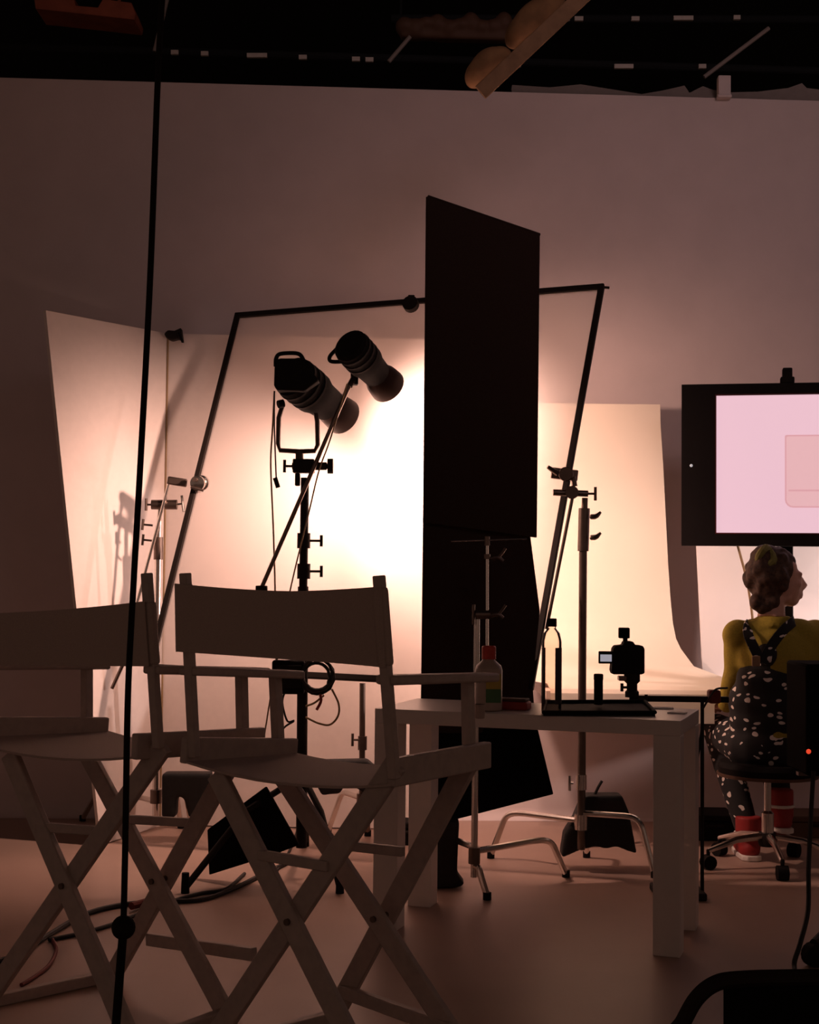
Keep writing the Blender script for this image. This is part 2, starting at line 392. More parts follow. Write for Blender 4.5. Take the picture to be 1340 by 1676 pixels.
director_chair("pale tall director's chair cut off by the left edge, behind the black pole",
    dict(base=(150, 1650), BR=((240, 938), (259, 1225)), BL=((-68, 938), (-50, 1205)), FR=((395, 1104), (397, 1202)), FL=((142, 1093), (142, 1185)),
         sling=((-70, 1006), (-66, 1088), (247, 984), (254, 1090), 3, 2),
         RA=((246, 1096), (431, 1099)), LA=((-60, 1090), (173, 1089)), RR=((219, 1222), (430, 1210)), LR=((-70, 1192), (175, 1192))),
    (3.56, 3.90, 3.84, 4.18),
    [((22, 1232), (225, 1711), 3.90, 3.56), ((262, 1220), (-30, 1643), 3.56, 3.90), ((142, 1222), (375, 1657), 4.18, 3.84), ((385, 1227), (179, 1598), 3.84, 4.18)],
    [((60, 1353), (165, 1360), 3.80, 3.72), ((212, 1341), (322, 1347), 4.05, 3.97)], [((243, 1537), (416, 1562), 4.12, 3.86)], [(1, 3), (0, 2)])

# ------------------------------------------------------------------ white table
a = .328; bx, by, w, D, HT = -.11, 4.828, 1.022, .45, .735
fwd = V((sin(a), cos(a), 0)); rgt = V((cos(a), -sin(a), 0)); TO = V((bx, by, 0))
def T(u, v, z): return TO + rgt*u + fwd*v + UP*z
t = thing('side_table', "white square-legged table behind the middle director's chair", 'table', T(w/2, D/2, 0))
RZ = -a
MB().box(T(w/2, D/2, HT-.024), (w, D, .048), RZ).build('tabletop', M['tablewhite'], t, bevel=.002)
LW = .085
for u in (LW/2, w-LW/2):
    for v in (LW/2, D-LW/2):
        MB().box(T(u, v, (HT-.048)/2), (LW, LW, HT-.048), RZ).build('leg', M['tablewhite'], t, bevel=.002)

# things on the table (each found by where it stands on the top)
def on_table(x, y): return PF(x, y, HT)
# red-capped bottle
c = on_table(799, 1163)
s = .0021
t = thing('cleaner_bottle', 'white bottle with red cap and green and yellow label on the white table', 'bottle', c)
MB().lathe([(.040, 0), (.046, .004), (.046, .135), (.042, .15), (.022, .168), (.019, .175)], c).build('body', M['amber'], t)
MB().lathe([(.024, .172), (.024, .212), (.021, .216)], c).build('cap', M['red'], t)
MB().bar(c + V((.014, -.046, .03)), c + V((.014, -.046, .075)), .05, .002, (1, 0, 0)).build('label', M['green'], t)
MB().bar(c + V((.014, -.046, .075)), c + V((.014, -.046, .125)), .05, .002, (1, 0, 0)).build('label', M['yellow'], t)
# glass bottle with dark label
c = on_table(902, 1166)
t = thing('water_bottle', 'tall clear bottle with dark cap standing at the left end of the tray', 'bottle', c)
MB().lathe([(.030, 0), (.033, .004), (.033, .235), (.027, .262), (.014, .278), (.014, .288)], c).build('body', M['glass'], t)
MB().lathe([(.0165, .284), (.0165, .309), (.015, .311)], c).build('cap', M['plastic'], t)
rows = []
for i in range(9):
    an = R(-75 + 70*i/8); rows.append([c + V((cos(an)*.0338, sin(an)*.0338, z)) for z in (.03, .215)])
MB().grid(rows, thick=(0, .001, 0)).build('label', M['darkliq'], t)
rows = [[c + V((cos(R(an))*.0338, sin(R(an))*.0338, z)) for z in (.03, .215)] for an in (185, 200, 215, 228)]
MB().grid(rows, thick=(0, .001, 0)).build('label', M['darkliq'], t)
# black canister
c = on_table(979, 1160); c.z += .014
single(MB().lathe([(.013, 0), (.0155, .002), (.0155, .085), (.0165, .086), (.0165, .102), (.014, .105)], c), 'canister', M['plastic'], 'slim black canister standing on the tray left of the camera', 'canister')
# tray
cA, cB, cC, cD = on_table(889, 1172), on_table(1072, 1172), on_table(1055, 1153), on_table(893, 1154)
mb = MB(); mb.prism([cA, cB, cC, cD], (0, 0, .006))
for p, q in ((cA, cB), (cB, cC), (cC, cD), (cD, cA)): mb.tube([p+UP*.012, q+UP*.012], .006, 8)
single(mb, 'tray', M['plastic'], 'flat black tray lying across the right half of the white table', 'tray')
# red box
c = on_table(838, 1161)
t = thing('red_pouch', 'flat dark red box lying on the white table beside the red-capped bottle', 'box', c)
MB().box(c + UP*.014, (.118, .07, .028), RZ).build('base', M['redtape'], t, bevel=.006)
MB().box(c + UP*.033, (.108, .06, .010), RZ).build('lid', M['trousersred'], t, bevel=.004)
# small cup
c = on_table(785, 1176)
t = thing('tumbler', 'tiny pale cup at the front edge of the white table', 'cup', c)
MB().lathe([(.012, 0), (.015, .002), (.017, .045), (.0155, .045), (.0135, .006), (.001, .006)], c).build('cup', M['amber'], t)
MB().lathe([(.0155, .03), (.0156, .038), (.001, .039)], c).build('contents', M['pale'], t)
# papers
for (x, y, r, w_, d_, lab) in ((1085, 1160, .2, .07, .05, 'cream card lying behind the black tray on the white table'), (1108, 1168, -.1, .06, .03, 'pale card at the right front corner of the white table')):
    c = on_table(x, y); single(MB().box(c + UP*.0025, (w_, d_, .004), RZ+r), 'paper_card', M['paperw'], lab, 'card', bevel=.001)

# ------------------------------------------------------------------ camera on its support arm (behind the table)
SD = 5.36
def knob(c, dr, up=UP, L=.05, T_=.045, m=None, parent=None, name='knob', r=.006):
    dr = V(dr).normalized(); e = c + dr*L
    mb = MB().tube([c, e], r*.8, 8)
    sv = dr.cross(V((0, 1, 0)));
    if sv.length < .1: sv = UP
    sv.normalize(); mb.tube([e - sv*T_/2, e + sv*T_/2], r, 8)
    return mb.build(name, m or M['steel'], parent)
foot = PF(1149, 1452); foot.y = SD; foot.x = P(1149, 1300, SD).x; foot.z = 0
t = thing('support_stand', 'thin black stand behind the right end of the white table, its arm reaching left', 'stand', (foot.x, foot.y, 0))
top = P(1149, 1140, SD)
MB().tube([V((foot.x, foot.y, .02)), top], .007).build('post', M['blackmetal'], t)
MB().bar(P(1030, 1143, SD), P(1192, 1145, SD), .022, .024, UP).build('arm', M['blackmetal'], t, bevel=.003)
MB().box(V((foot.x-.085, foot.y+.03, .014)), (.18, .20, .028)).build('foot_plate', M['blackmetal'], t, bevel=.006)
MB().tube([V((foot.x, foot.y, .62)), V((foot.x-.10, foot.y+.06, .03))], .007, 8).build('strut', M['blackmetal'], t)
MB().box(P(1168, 1140, SD-.01), (.045, .05, .05)).build('clamp', M['dimred'], t, bevel=.008)
MB().tube(smoothpath([P(1150, 1160, SD-.03), P(1162, 1140, SD-.05), P(1172, 1128, SD-.05), P(1190, 1126, SD-.03)]), .004, 8).build('cable', M['rope'], t)
px = 2330/SD
def cp(x, y, dy=0): return P(x, y, SD+dy)
t = thing('camera_body', 'black photo camera with flip-out screen mounted over the white table', 'camera', cp(1033, 1143))
mb = MB(); mb.prism([cp(x, y, -.035) for x, y in ((1004, 1062), (1008, 1057), (1020, 1056), (1022, 1050), (1036, 1050), (1040, 1056), (1052, 1057), (1055, 1062), (1055, 1102), (1050, 1104), (1003, 1104), (1001, 1098))], (0, .07, 0)); mb.build('body', M['plastic'], t, bevel=.004)
mb = MB().lathe([(.034, .0), (.036, .01), (.036, .07), (.031, .075), (.031, .10)], cp(1030, 1082, .03), (.1, 1, 0)); mb.build('lens', M['plastic'], t)
f = MB().box(cp(992, 1076, -.03), (.058, .012, .046)).build('flip_screen', M['plastic'], t, bevel=.003)
MB().box(cp(991.5, 1077, -.0375), (.042, .003, .026)).build('display', M['lcd'], f)
f = MB().box(cp(1021, 1036, 0), (.040, .03, .040)).box(cp(1023, 1047, 0), (.016, .02, .02)).build('viewfinder', M['plastic'], t, bevel=.004)
MB().tube([cp(1021, 1036, -.015), cp(1021, 1036, -.03)], .014).build('eyepiece', M['duvet'], f)
MB().lathe([(.026, 0), (.026, .02), (.020, .026), (.02, .05), (.024, .054), (.03, .06), (.03, .085)], cp(1034, 1141)).build('ball_head', M['blackmetal'], t)
knob(cp(1028, 1125, -.02), (-1, -.2, 0), L=.025, T_=.03, parent=t, m=M['blackmetal'])
MB().box(cp(1018, 1110, 0), (.03, .045, .018)).build('mount_plate', M['steel'], t, bevel=.003)
knob(cp(1044, 1144, -.02), (1, -.3, 0), L=.03, T_=.035, parent=t, m=M['blackmetal'])

# ------------------------------------------------------------------ V-flat of white foam board
h = P(275, 546, 6.76); hb = V((h.x + .005, h.y, 0))
t = thing('v_flat', 'tall white hinged board standing open at left behind the diffusion frame', 'board', hb)
lt, lb = P(75, 508, 6.24), P(161, 1345, 6.24)
lb = lb + (lb-lt)*((.006-lb.z)/(lb-lt).z)
nl = V((.6, .5, 0)).normalized()
rows = [[lt.lerp(lb, j/10) if i == 0 else None for j in range(11)] for i in range(1)]
mb = MB(); rows = []
for i in range(9):
    s = i/8; r = []
    for j in range(11):
        u = j/10; pa = lt.lerp(lb, u); pb = h.lerp(hb, u); c = pa.lerp(pb, s)
        r.append(c)
    rows.append(r)
mb.grid(rows, thick=V((-.02, .03, 0))).build('panel', M['foam'], t)
re = P(712, 556, 6.72)
rows = [[h.lerp(re, i/8).lerp(V((hb.x + (re.x-hb.x)*i/8, hb.y + (re.y-hb.y)*i/8, .006)), j/10) + V((.004, 0, 0)) for j in range(11)] for i in range(9)]
MB().grid(rows, thick=V((0, .03, 0))).build('panel', M['foam'], t)
MB().tube([h + V((0, -.004, -.01)), hb + V((0, -.004, .03))], .005, 8).build('hinge_tape', M['goldcable'], t)
c = P(284, 548, 6.70)
t = thing('spring_clamp', 'black spring clamp gripping the top of the white hinged board', 'clamp', c)
MB().prism([P(x, y, 6.68) for x, y in ((268, 546), (274, 540), (285, 541), (296, 536), (299, 560), (292, 554), (280, 557), (272, 553))], (0, .05, 0)).build('jaw', M['blackmetal'], t, bevel=.006)
MB().tube([P(292, 545, 6.66), P(299, 560, 6.64)], .006, 8).build('handle', M['plastic'], t)

# ------------------------------------------------------------------ diffusion frame
fo = P(622, 792, 6.15); fy, ft = .30, .30
fn = (V((sin(fy), cos(fy), 0))*cos(ft) - UP*sin(ft)).normalized()
def FP(x, y): return PP(x, y, fo, fn)
TL, TR, BL, BR = FP(389, 517), FP(984, 470), FP(246, 1092), FP(868, 1124)
t = thing('diffusion_frame', 'large tilted square frame of white silk between the two chrome stands', 'frame', FP(557, 1108))
fa = MB()
for nm, p, q in (('frame_tube', TL, TR), ('frame_tube', BL, BR), ('frame_tube', TL, BL), ('frame_tube', TR, BR)):
    e = (q-p).normalized()*.012
    MB().bar(p-e, q+e, .026, .026, fn).build(nm, M['blackmetal'], t, bevel=.003)
rows = []
for i in range(13):
    rows.append([TL.lerp(TR, i/12).lerp(BL.lerp(BR, i/12), j/12) + fn*(.004*math.sin(i*1.7)*math.sin(j*1.3)) for j in range(13)])
MB().grid(rows).build('silk', M['silk'], t)
MB().tube([TR, P(997, 471, TR.y)], .006, 8).build('corner_pin', M['blackmetal'], t)
c = FP(675, 503)
t = thing('round_clip', 'dark round clip hanging from the top bar of the diffusion frame', 'clip', c)
MB().tube([c - fn*.045, c - fn*.015], [.036, .036], 18).build('disc', M['blackmetal'], t)
MB().box(c + UP*.03 - fn*.02, (.03, .03, .03)).build('jaw', M['blackmetal'], t, bevel=.004)

# ------------------------------------------------------------------ grip stands
def turtle_leg(hub, foot, zh, mat_, t, r=.0125, bend=.78):
    h = V((hub.x, hub.y, zh)); f = V((foot.x, foot.y, .0)); k = h.lerp(V((foot.x, foot.y, zh)), bend)
    pts = [h] + bez(h.lerp(k, .75), h.lerp(k, 1.0), k + (f-k)*.12, k.lerp(f, .35) , 8) + [f + UP*.012]
    o = MB().tube(pts, r, 10).build('leg', mat_, t)
    MB().tube([f + UP*.028 + (k-f).normalized()*.0, f + UP*.001], r*1.25, 10).build('foot_cap', M['plastic'], o)
    return o
def collar(c, ax, r, m, t, n='collar'): return MB().tube([c - V(ax)*.03, c + V(ax)*.03], r, 12).build(n, m, t)

# left stand (holds the left side of the frame)
ld = 6.42; colb = P(255, 1310, ld); base = V((colb.x, colb.y, 0))
t = thing('grip_stand', 'chrome stand with tilted arm holding the left side of the diffusion frame', 'stand', base, 'chrome grip stands')
kt = P(259, 880, ld)
MB().tube([V((base.x, base.y, .10)), kt], .0155, 12).build('column', M['chrome'], t)
MB().tube([kt - UP*.02, P(262, 826, ld)], .011, 12).build('riser', M['chrome'], t)
for y_, z_ in ((890, .02), (905, .02)): collar(P(259, y_, ld), (0, 0, 1), .021, M['steel'], t)
for (x_, y_) in ((250, 885), (250, 860)): knob(P(x_, y_, ld-.02), (-1, 0, .08), L=.045, T_=.05, parent=t)
turtle_leg(base, PF(296, 1356), .19, M['chrome'], t); turtle_leg(base, PF(135, 1344), .17, M['chrome'], t); turtle_leg(base, V((base.x+.12, base.y+.28, 0)), .21, M['chrome'], t)
collar(V((base.x, base.y, .19)), (0, 0, 1), .026, M['steel'], t)
g = MB().tube([P(248, 826, ld-.03), P(290, 826, ld-.03)], .022, 14).build('grip_head', M['steel'], t)
knob(P(250, 826, ld-.04), (-1, 0, 0), L=.03, T_=.055, parent=g); knob(P(288, 826, ld-.04), (1, 0, .15), L=.03, T_=.075, parent=g, m=M['chrome'])
arm = MB().tube([P(223, 990, ld-.06), P(277, 790, ld-.06)], .008, 10).build('gobo_arm', M['chrome'], t)
MB().bar(P(274, 786, ld-.06), P(306, 791, ld-.05), .036, .03, UP).build('clamp_arm', M['steel'], t, bevel=.006)
fc = MB().lathe([(.020, 0), (.034, .004), (.034, .016), (.026, .02), (.026, .05), (.034, .054), (.034, .07)], P(322, 791, ld-.12), (.25, 1, .1), 18).build('frame_clamp', M['chrome'], t)
MB().tube([P(318, 785, ld-.135), P(318, 785, ld-.11)], .010, 8).tube([P(312, 797, ld-.13), P(333, 803, ld-.125)], .006, 8).build('bolt', M['steel'], fc)
MB().tube([P(201, 1088, ld-.06), P(183, 1127, ld-.06)], .008, 8).build('arm_end', M['steel'], t)
# right stand
rd = 5.80; colb = P(951, 1345, rd); base = V((colb.x, colb.y, 0))
t = thing('grip_stand', 'steel stand with tall column behind the camera, holding the right side of the diffusion frame', 'stand', base, 'chrome grip stands')
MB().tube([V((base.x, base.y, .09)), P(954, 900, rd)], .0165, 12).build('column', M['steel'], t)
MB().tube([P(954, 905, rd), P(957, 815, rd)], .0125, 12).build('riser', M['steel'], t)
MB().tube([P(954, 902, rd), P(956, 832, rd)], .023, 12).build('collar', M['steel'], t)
for y_ in (838, 872):
    k = smoothpath([P(966, y_+8, rd-.02), P(975, y_+7, rd-.03), P(983, y_, rd-.03)]); MB().tube(k, [.009, .011, .011, .011, .011, .011, .01, .01, .009, .008, .007, .006, .005][:len(k)], 8).build('lever', M['steel'], t)
g = MB().tube([P(905, 806, rd-.03), P(962, 808, rd-.03)], .013, 12).tube([P(936, 806, rd-.06), P(936, 806, rd+.03)], .027, 14).build('grip_head', M['steel'], t)
knob(P(958, 808, rd-.03), (1, 0, 0), L=.04, T_=.055, parent=g)
fc = MB().bar(P(902, 774, rd), P(945, 779, rd), .045, .03, UP).tube([P(926, 776, rd-.05), P(926, 776, rd+.06)], .030, 14).build('frame_clamp', M['steel'], t, bevel=.004)
MB().tube([P(912, 775, rd-.03), P(896, 764, rd-.04)], [.012, .008], 8).build('lever', M['steel'], fc); MB().tube([P(938, 780, rd-.03), P(940, 796, rd-.03)], [.01, .012], 8).build('lever', M['steel'], fc)
MB().tube([P(937, 812, rd-.04), P(894, 1030, rd-.04)], .007, 10).build('gobo_arm', M['steel'], t)
collar(V((base.x, base.y, .20)), (0, 0, 1), .028, M['chrome'], t); collar(P(951, 1280, rd), (0, 0, 1), .022, M['chrome'], t)
turtle_leg(base, PF(1071, 1437), .235, M['chrome'], t, bend=.80); turtle_leg(base, PF(803, 1405), .205, M['chrome'], t, bend=.82); turtle_leg(base, V((base.x+.06, base.y+.30, 0)), .22, M['chrome'], t)
knob(P(938, 1282, rd-.02), (-1, 0, 0), L=.015, T_=.06, parent=t, m=M['chrome'])
# front stand
sd = 5.34; colb = P(776, 1400, sd); base = V((colb.x, colb.y, 0))
t = thing('grip_stand', 'slim chrome stand with thin crossbar in front of the black flag, behind the white table', 'stand', base, 'chrome grip stands')
MB().tube([V((base.x, base.y, .07)), P(780, 1010, sd)], .0125, 12).build('column', M['chrome'], t)
MB().tube([P(797, 1140, sd-.03), P(797, 880, sd-.03)], .006, 10).build('gobo_arm', M['chrome'], t)
MB().tube([P(738, 886, sd-.03), P(862, 882, sd-.03)], .0035, 8).build('crossbar', M['chrome'], t)
MB().tube([P(797, 893, sd-.03), P(797, 878, sd-.03)], .010, 10).tube([P(797, 915, sd-.03), P(797, 907, sd-.03)], .012, 10).build('collar', M['steel'], t)
g = MB().tube([P(778, 1006, sd-.03), P(802, 1006, sd-.03)], .017, 12).build('grip_head', M['steel'], t)
knob(P(780, 1006, sd-.03), (-1, 0, 0), L=.012, T_=.075, parent=g, m=M['steel'])
for (x_, y_) in ((803, 915), (803, 1008)):
    MB().tube(smoothpath([P(x_, y_, sd-.03), P(x_+12, y_-2, sd-.03), P(x_+20, y_+4, sd-.03)]), .008, 8).tube(smoothpath([P(x_+12, y_-2, sd-.03), P(x_+20, y_-12, sd-.03), P(x_+24, y_-18, sd-.03)]), .006, 8).build('lever', M['steel'], t)
turtle_leg(base, PF(926, 1436), .165, M['chrome'], t, bend=.82); turtle_leg(base, PF(797, 1473), .11, M['chrome'], t, bend=.35); turtle_leg(base, V((base.x-.12, base.y+.26, 0)), .18, M['chrome'], t)
collar(V((base.x, base.y, .15)), (0, 0, 1), .022, M['steel'], t)
# low rear stand
rd2 = 6.30; colb = P(593, 1260, rd2); base = V((colb.x, colb.y, 0))
t = thing('grip_stand', 'short dark stand standing below the bottom bar of the diffusion frame', 'stand', base, 'chrome grip stands')
MB().tube([V((base.x, base.y, .12)), P(593, 1118, rd2)], .013, 12).build('column', M['steel'], t)
collar(P(593, 1216, rd2), (0, 0, 1), .02, M['steel'], t); collar(V((base.x, base.y, .2)), (0, 0, 1), .024, M['steel'], t)
knob(P(588, 1211, rd2-.01), (-1, 0, 0), L=.03, T_=.055, parent=t, m=M['steel'])
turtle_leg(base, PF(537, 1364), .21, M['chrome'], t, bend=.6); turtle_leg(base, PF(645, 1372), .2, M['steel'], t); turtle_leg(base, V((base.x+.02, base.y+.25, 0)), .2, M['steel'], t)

# ------------------------------------------------------------------ lamp stand and the two lamp heads
LD = 5.62
def L(x, y, dy=0): return P(x, y, LD+dy)
base = V((L(493, 1380).x, LD, 0))
t = thing('light_stand', "black lamp stand behind the middle director's chair with two lamps on it", 'stand', base)
MB().tube([V((base.x, base.y, .12)), L(496, 960)], .021, 14).build('column', M['blackmetal'], t)
MB().tube([L(496, 965), L(499, 782)], .0165, 14).build('riser', M['blackmetal'], t)
for y_ in (885, 935): collar(L(497, y_), (0, 0, 1), .026, M['blackmetal'], t); knob(L(505, y_), (1, 0, 0), L=.05, T_=.045, parent=t, m=M['blackmetal'])
g = MB().box(L(497, 763), (.085, .05, .055)).tube([L(478, 763), L(535, 763)], .016, 12).box(L(487, 785), (.02, .03, .05)).build('grip_head', M['blackmetal'], t, bevel=.006)
knob(L(478, 763), (-1, 0, 0), L=.03, T_=.05, parent=g, m=M['blackmetal'])
MB().tube([L(530, 763), L(536, 763)], .010, 10).tube([L(536, 763), L(545, 763)], .030, 16).build('knob', M['blackmetal'], g)
for f in (PF(303, 1462), PF(556, 1462), PF(500, 1385)):
    f = V((f.x, f.y, 0)); o = MB().tube([V((base.x, base.y, .40)), base.lerp(f, .5) + UP*.28, f + UP*.02], .013, 10).build('leg', M['blackmetal'], t)
    MB().tube([f + UP*.075, f], [.014, .016], 10).build('foot_cap', M['plastic'], o)
arm = MB().tube([L(428, 962, -.05), L(573, 628, -.05)], .0085, 10).build('boom_arm', M['steel'], t)
MB().box(L(428, 963, -.05), (.045, .03, .022)).build('arm_end', M['blackmetal'], arm, bevel=.004)

def head(name, label, back, front, dback, dfront, r_body, yoke_fn, handle_fn, dish):
    b, f = P(*back, dback), P(*front, dfront); ax = (f-b).normalized(); Ln = (f-b).length
    t = thing(name, label, 'lamp', b)
    r = r_body
    prof = [(r*.80, 0), (r*.97, .012), (r, .03), (r, Ln*.42), (r*.86, Ln*.52), (r*.80, Ln*.70), (r*.72, Ln*.72)]
    MB().lathe(prof, b, ax, 24).build('housing', M['plastic'], t)
    mb = MB()
    for k in range(3): mb.lathe([(r*1.03, Ln*(.10+.1*k)), (r*1.03, Ln*(.13+.1*k))], b, ax, 24)
    mb.build('cooling_rib', M['blackmetal'], t)
    d = MB().lathe(dish(Ln, r), b, ax, 28).build('reflector', M['yoke'], t)
    MB().lathe([(.004, Ln*.985), (r*.55, Ln*.985), (r*.55, Ln*.99), (.004, Ln*.992)], b, ax, 20).build('lens', M['lamp'], d)
    handle_fn(t, b, ax); yoke_fn(t, b, ax, Ln)
    return b, f, ax
# lamp on the yoke
def y1(t, b, ax, Ln):
    pts = [L(462, 664), L(456, 684), L(455, 726), L(458, 737), L(490, 739), L(515, 738), L(520, 728), L(519, 690), L(516, 672)]
    mb = MB(); mb.tube(pts, .0095, 8); mb.tube([L(490, 738), L(490, 770)], .016, 12); mb.build('yoke', M['yoke'], t)
    MB().tube([L(464, 660, -.02), L(455, 662, -.03)], .016, 12).build('tilt_knob', M['plastic'], t)
def h1(t, b, ax):
    MB().tube(smoothpath([L(451, 600, -.16), L(452, 586, -.16), L(460, 579, -.16), L(488, 579, -.16), L(498, 592, -.16)]), .008, 8).build('handle', M['plastic'], t)
    MB().prism([L(x, y, -.20) for x, y in ((449, 592), (456, 586), (488, 586), (500, 594), (522, 622), (498, 640), (452, 638), (448, 630))], (0, .10, 0)).build('rear_plate', M['plastic'], t, bevel=.008)
dish1 = lambda Ln, r: [(r*.70, Ln*.70), (r*.8, Ln*.78), (r*.86, Ln*.9), (r*.9, Ln), (r*.87, Ln), (r*.78, Ln*.86), (r*.4, Ln*.8)]
B1 = head('lamp_head', 'black film lamp sitting in a square yoke on top of the lamp stand', (476, 614), (562, 682), 5.50, 5.78, .086, y1, h1, dish1)
# upper lamp on the boom arm
def y2(t, b, ax, Ln):
    MB().tube([L(572, 632, -.05), L(582, 612, -.03), L(590, 598, 0)], .012, 10).build('yoke', M['yoke'], t)
    MB().box(L(580, 618, -.02), (.03, .04, .06)).build('bracket', M['blackmetal'], t, bevel=.006)
def h2(t, b, ax):
    MB().tube(smoothpath([L(551, 571, -.03), L(540, 583, -.03), L(541, 591, -.03), L(556, 592, -.03), L(572, 589, -.03)]), .008, 8).build('handle', M['plastic'], t)
dish2 = lambda Ln, r: [(r*.62, Ln*.66), (r*.75, Ln*.72), (r*.95, Ln*.84), (r*1.02, Ln*.97), (r*1.03, Ln), (r*.99, Ln), (r*.88, Ln*.85), (r*.4, Ln*.76)]
B2 = head('lamp_head', 'higher black film lamp held up on the slanting boom arm', (571, 563), (634, 632), 5.45, 5.70, .072, y2, h2, dish2)
# lamp cables
t1 = single(MB().tube(smoothpath([L(449, 640, -.02), L(446, 700, -.03), L(443, 760, -.03), L(447, 860, -.03), L(450, 960, -.02), L(452, 1085, -.02)]), .0035, 8), 'power_cable', M['goldcable'], 'tan power cable hanging from the yoke lamp down beside its stand', 'cable')
t1 = thing('connector_cable', 'short black cable with plug dangling left of the yoke lamp', 'cable', L(453, 797, -.04))
MB().tube(smoothpath([L(449, 640, -.04), L(449, 700, -.05), L(452, 785, -.05)]), .003, 8).build('cord', M['rope'], t1)
MB().tube([L(450, 782, -.05), L(455, 798, -.05)], .009, 8).build('plug', M['plastic'], t1)
single(MB().tube(smoothpath([L(568, 628, -.07), L(540, 720, -.06), L(522, 770, -.06), L(505, 840, -.06), L(475, 965, -.05), L(452, 1085, -.05), L(433, 1200, -.04)]), .003, 8), 'power_cable', M['goldcable'], 'thin tan cable running from the upper lamp down along the boom arm', 'cable')
# ballast box and coil
t = thing('ballast_box', 'black power box strapped to the lamp stand under the chair back', 'box', L(470, 1135, -.06))
MB().box(L(472, 1108, -.06), (.125, .06, .13)).build('case', M['plastic'], t, bevel=.008)
MB().box(L(472, 1108, -.093), (.10, .008, .09)).build('face_plate', M['blackmetal'], t, bevel=.002)
MB().tube(smoothpath([L(452, 1078, -.06), L(460, 1068, -.06), L(484, 1068, -.06), L(492, 1078, -.06)]), .007, 8).build('handle', M['plastic'], t)
c = L(519, 1106, -.07); mb = MB()
for k in range(4):
    ph = k*.7; rr = .058 + .007*math.sin(k*2.1); cc = c + V((.008*math.sin(k*3), -.01*k, .006*math.cos(k*2)))
    pts = [cc + V((cos(2*pi*i/22 + ph)*rr*(1+.06*math.sin(3*i)), .006*math.sin(i), sin(2*pi*i/22 + ph)*rr*1.05)) for i in range(23)]
    mb.tube(pts, .0065, 8)
t = thing('cable_coil', 'coil of black cable hanging on the lamp stand with a loop below it', 'cable', c - UP*.07)
mb.build('coil', M['rope'], t)
MB().tube(smoothpath([L(543, 1128, -.08), L(554, 1152, -.08), L(553, 1172, -.08), L(540, 1186, -.08), L(522, 1184, -.08), L(500, 1174, -.07)]), .004, 8).tube(smoothpath([L(530, 1138, -.08), L(515, 1150, -.07), L(500, 1156, -.07)]), .004, 8).build('loop', M['goldcable'], t)
MB().tube(smoothpath([L(524, 1136, -.09), L(525, 1148, -.09), L(518, 1162, -.09)]), .0055, 8).build('tie', M['redtape'], t)
single(MB().tube(smoothpath([L(467, 1130, -.07), L(462, 1150, -.07), L(470, 1180, -.07), L(481, 1180, -.06), L(460, 1197, -.07), L(440, 1250, -.05)]), .004, 8), 'power_cable', M['rope'], 'black cable dropping from the power box on the lamp stand', 'cable')

# ------------------------------------------------------------------ black flags
def slab(name, m, pts, th, label, cat, group=None, bars=True):
    t = thing(name, label, cat, pts[-1], group)
    n = (pts[1]-pts[0]).cross(pts[2]-pts[0]).normalized()
    if n.y < 0: n = -n
    MB().prism(pts, n*th).build('cloth', m, t, bevel=.004)
    if bars:
        for p, q in ((pts[0], pts[1]), (pts[0], pts[-1])): MB().tube([p + n*th*.5, q + n*th*.5], th*.62, 8).build('frame_rod', M['flagcloth'], t)
    return t
slab('floppy_flag', M['flagcloth'], [P(702, 322, 5.42), P(884, 384, 5.68), P(879, 880, 5.68), P(697, 856, 5.42)], .014, 'tall black flag with sloping top rising in front of the diffusion frame', 'flag')
slab('floppy_flag', M['flagcloth'], [P(694, 850, 5.44), P(868, 874, 5.70), P(884, 1000, 5.70), P(872, 1120, 5.69), P(878, 1200, 5.68), P(690, 1200, 5.44)], .012, 'lower black cloth panel hanging below the tall black flag', 'flag', bars=False)
slab('floppy_flag', M['duvet'], [P(712, 1192, 5.52), P(880, 1192, 5.62), P(906, 1300, 5.62), P(732, 1345, 5.50), P(712, 1345, 5.5)], .02, 'small black flag with slanted bottom seen under the white table', 'flag', bars=False)
slab('floppy_flag', M['duvet'], [P(435, 1287, 5.50), P(489, 1383, 5.46), P(450, 1398, 5.46), P(342, 1432, 5.56), P(339, 1358, 5.60)], .03, "small black flag leaning on the floor behind the middle director's chair legs", 'flag', bars=False)

# ------------------------------------------------------------------ sandbags
def sandbag(outline, d, th, label, strap=None):
    pts = [P(x, y, d-th/2) for x, y in outline]
    t = thing('sandbag', label, 'sandbag', P(outline[0][0], max(y for x, y in outline), d), 'black sandbags')
    MB().prism(pts, (0, th, 0)).build('bag', M['bagcloth'], t, remesh=.009, relax=7)
    if strap: MB().tube(smoothpath([P(x, y, d-th*.2) for x, y in strap]), .006, 8).build('strap', M['bagcloth'], t)
    return t
sandbag([(955, 1302), (1018, 1301), (1030, 1330), (1043, 1398), (1028, 1394), (1010, 1386), (992, 1390), (975, 1386), (950, 1392), (918, 1406), (924, 1365), (940, 1340)], 5.87, .10, 'black sandbag slung over the leg of the tall straight stand', [(970, 1308), (978, 1290), (985, 1278)])
sandbag([(518, 1246), (600, 1244), (620, 1262), (618, 1298), (600, 1302), (582, 1290), (566, 1282), (556, 1300), (526, 1302), (514, 1280)], 6.2, .09, 'black sandbag hanging on the short dark stand')
sandbag([(264, 1266), (344, 1266), (342, 1300), (330, 1336), (308, 1338), (300, 1306), (288, 1304), (286, 1340), (264, 1338)], 6.34, .10, 'black sandbag on the base of the left chrome stand')
sandbag([(708, 1342), (752, 1342), (748, 1430), (760, 1446), (756, 1453), (706, 1457), (706, 1400)], 5.50, .09, 'narrow black sandbag on the floor behind the table leg')

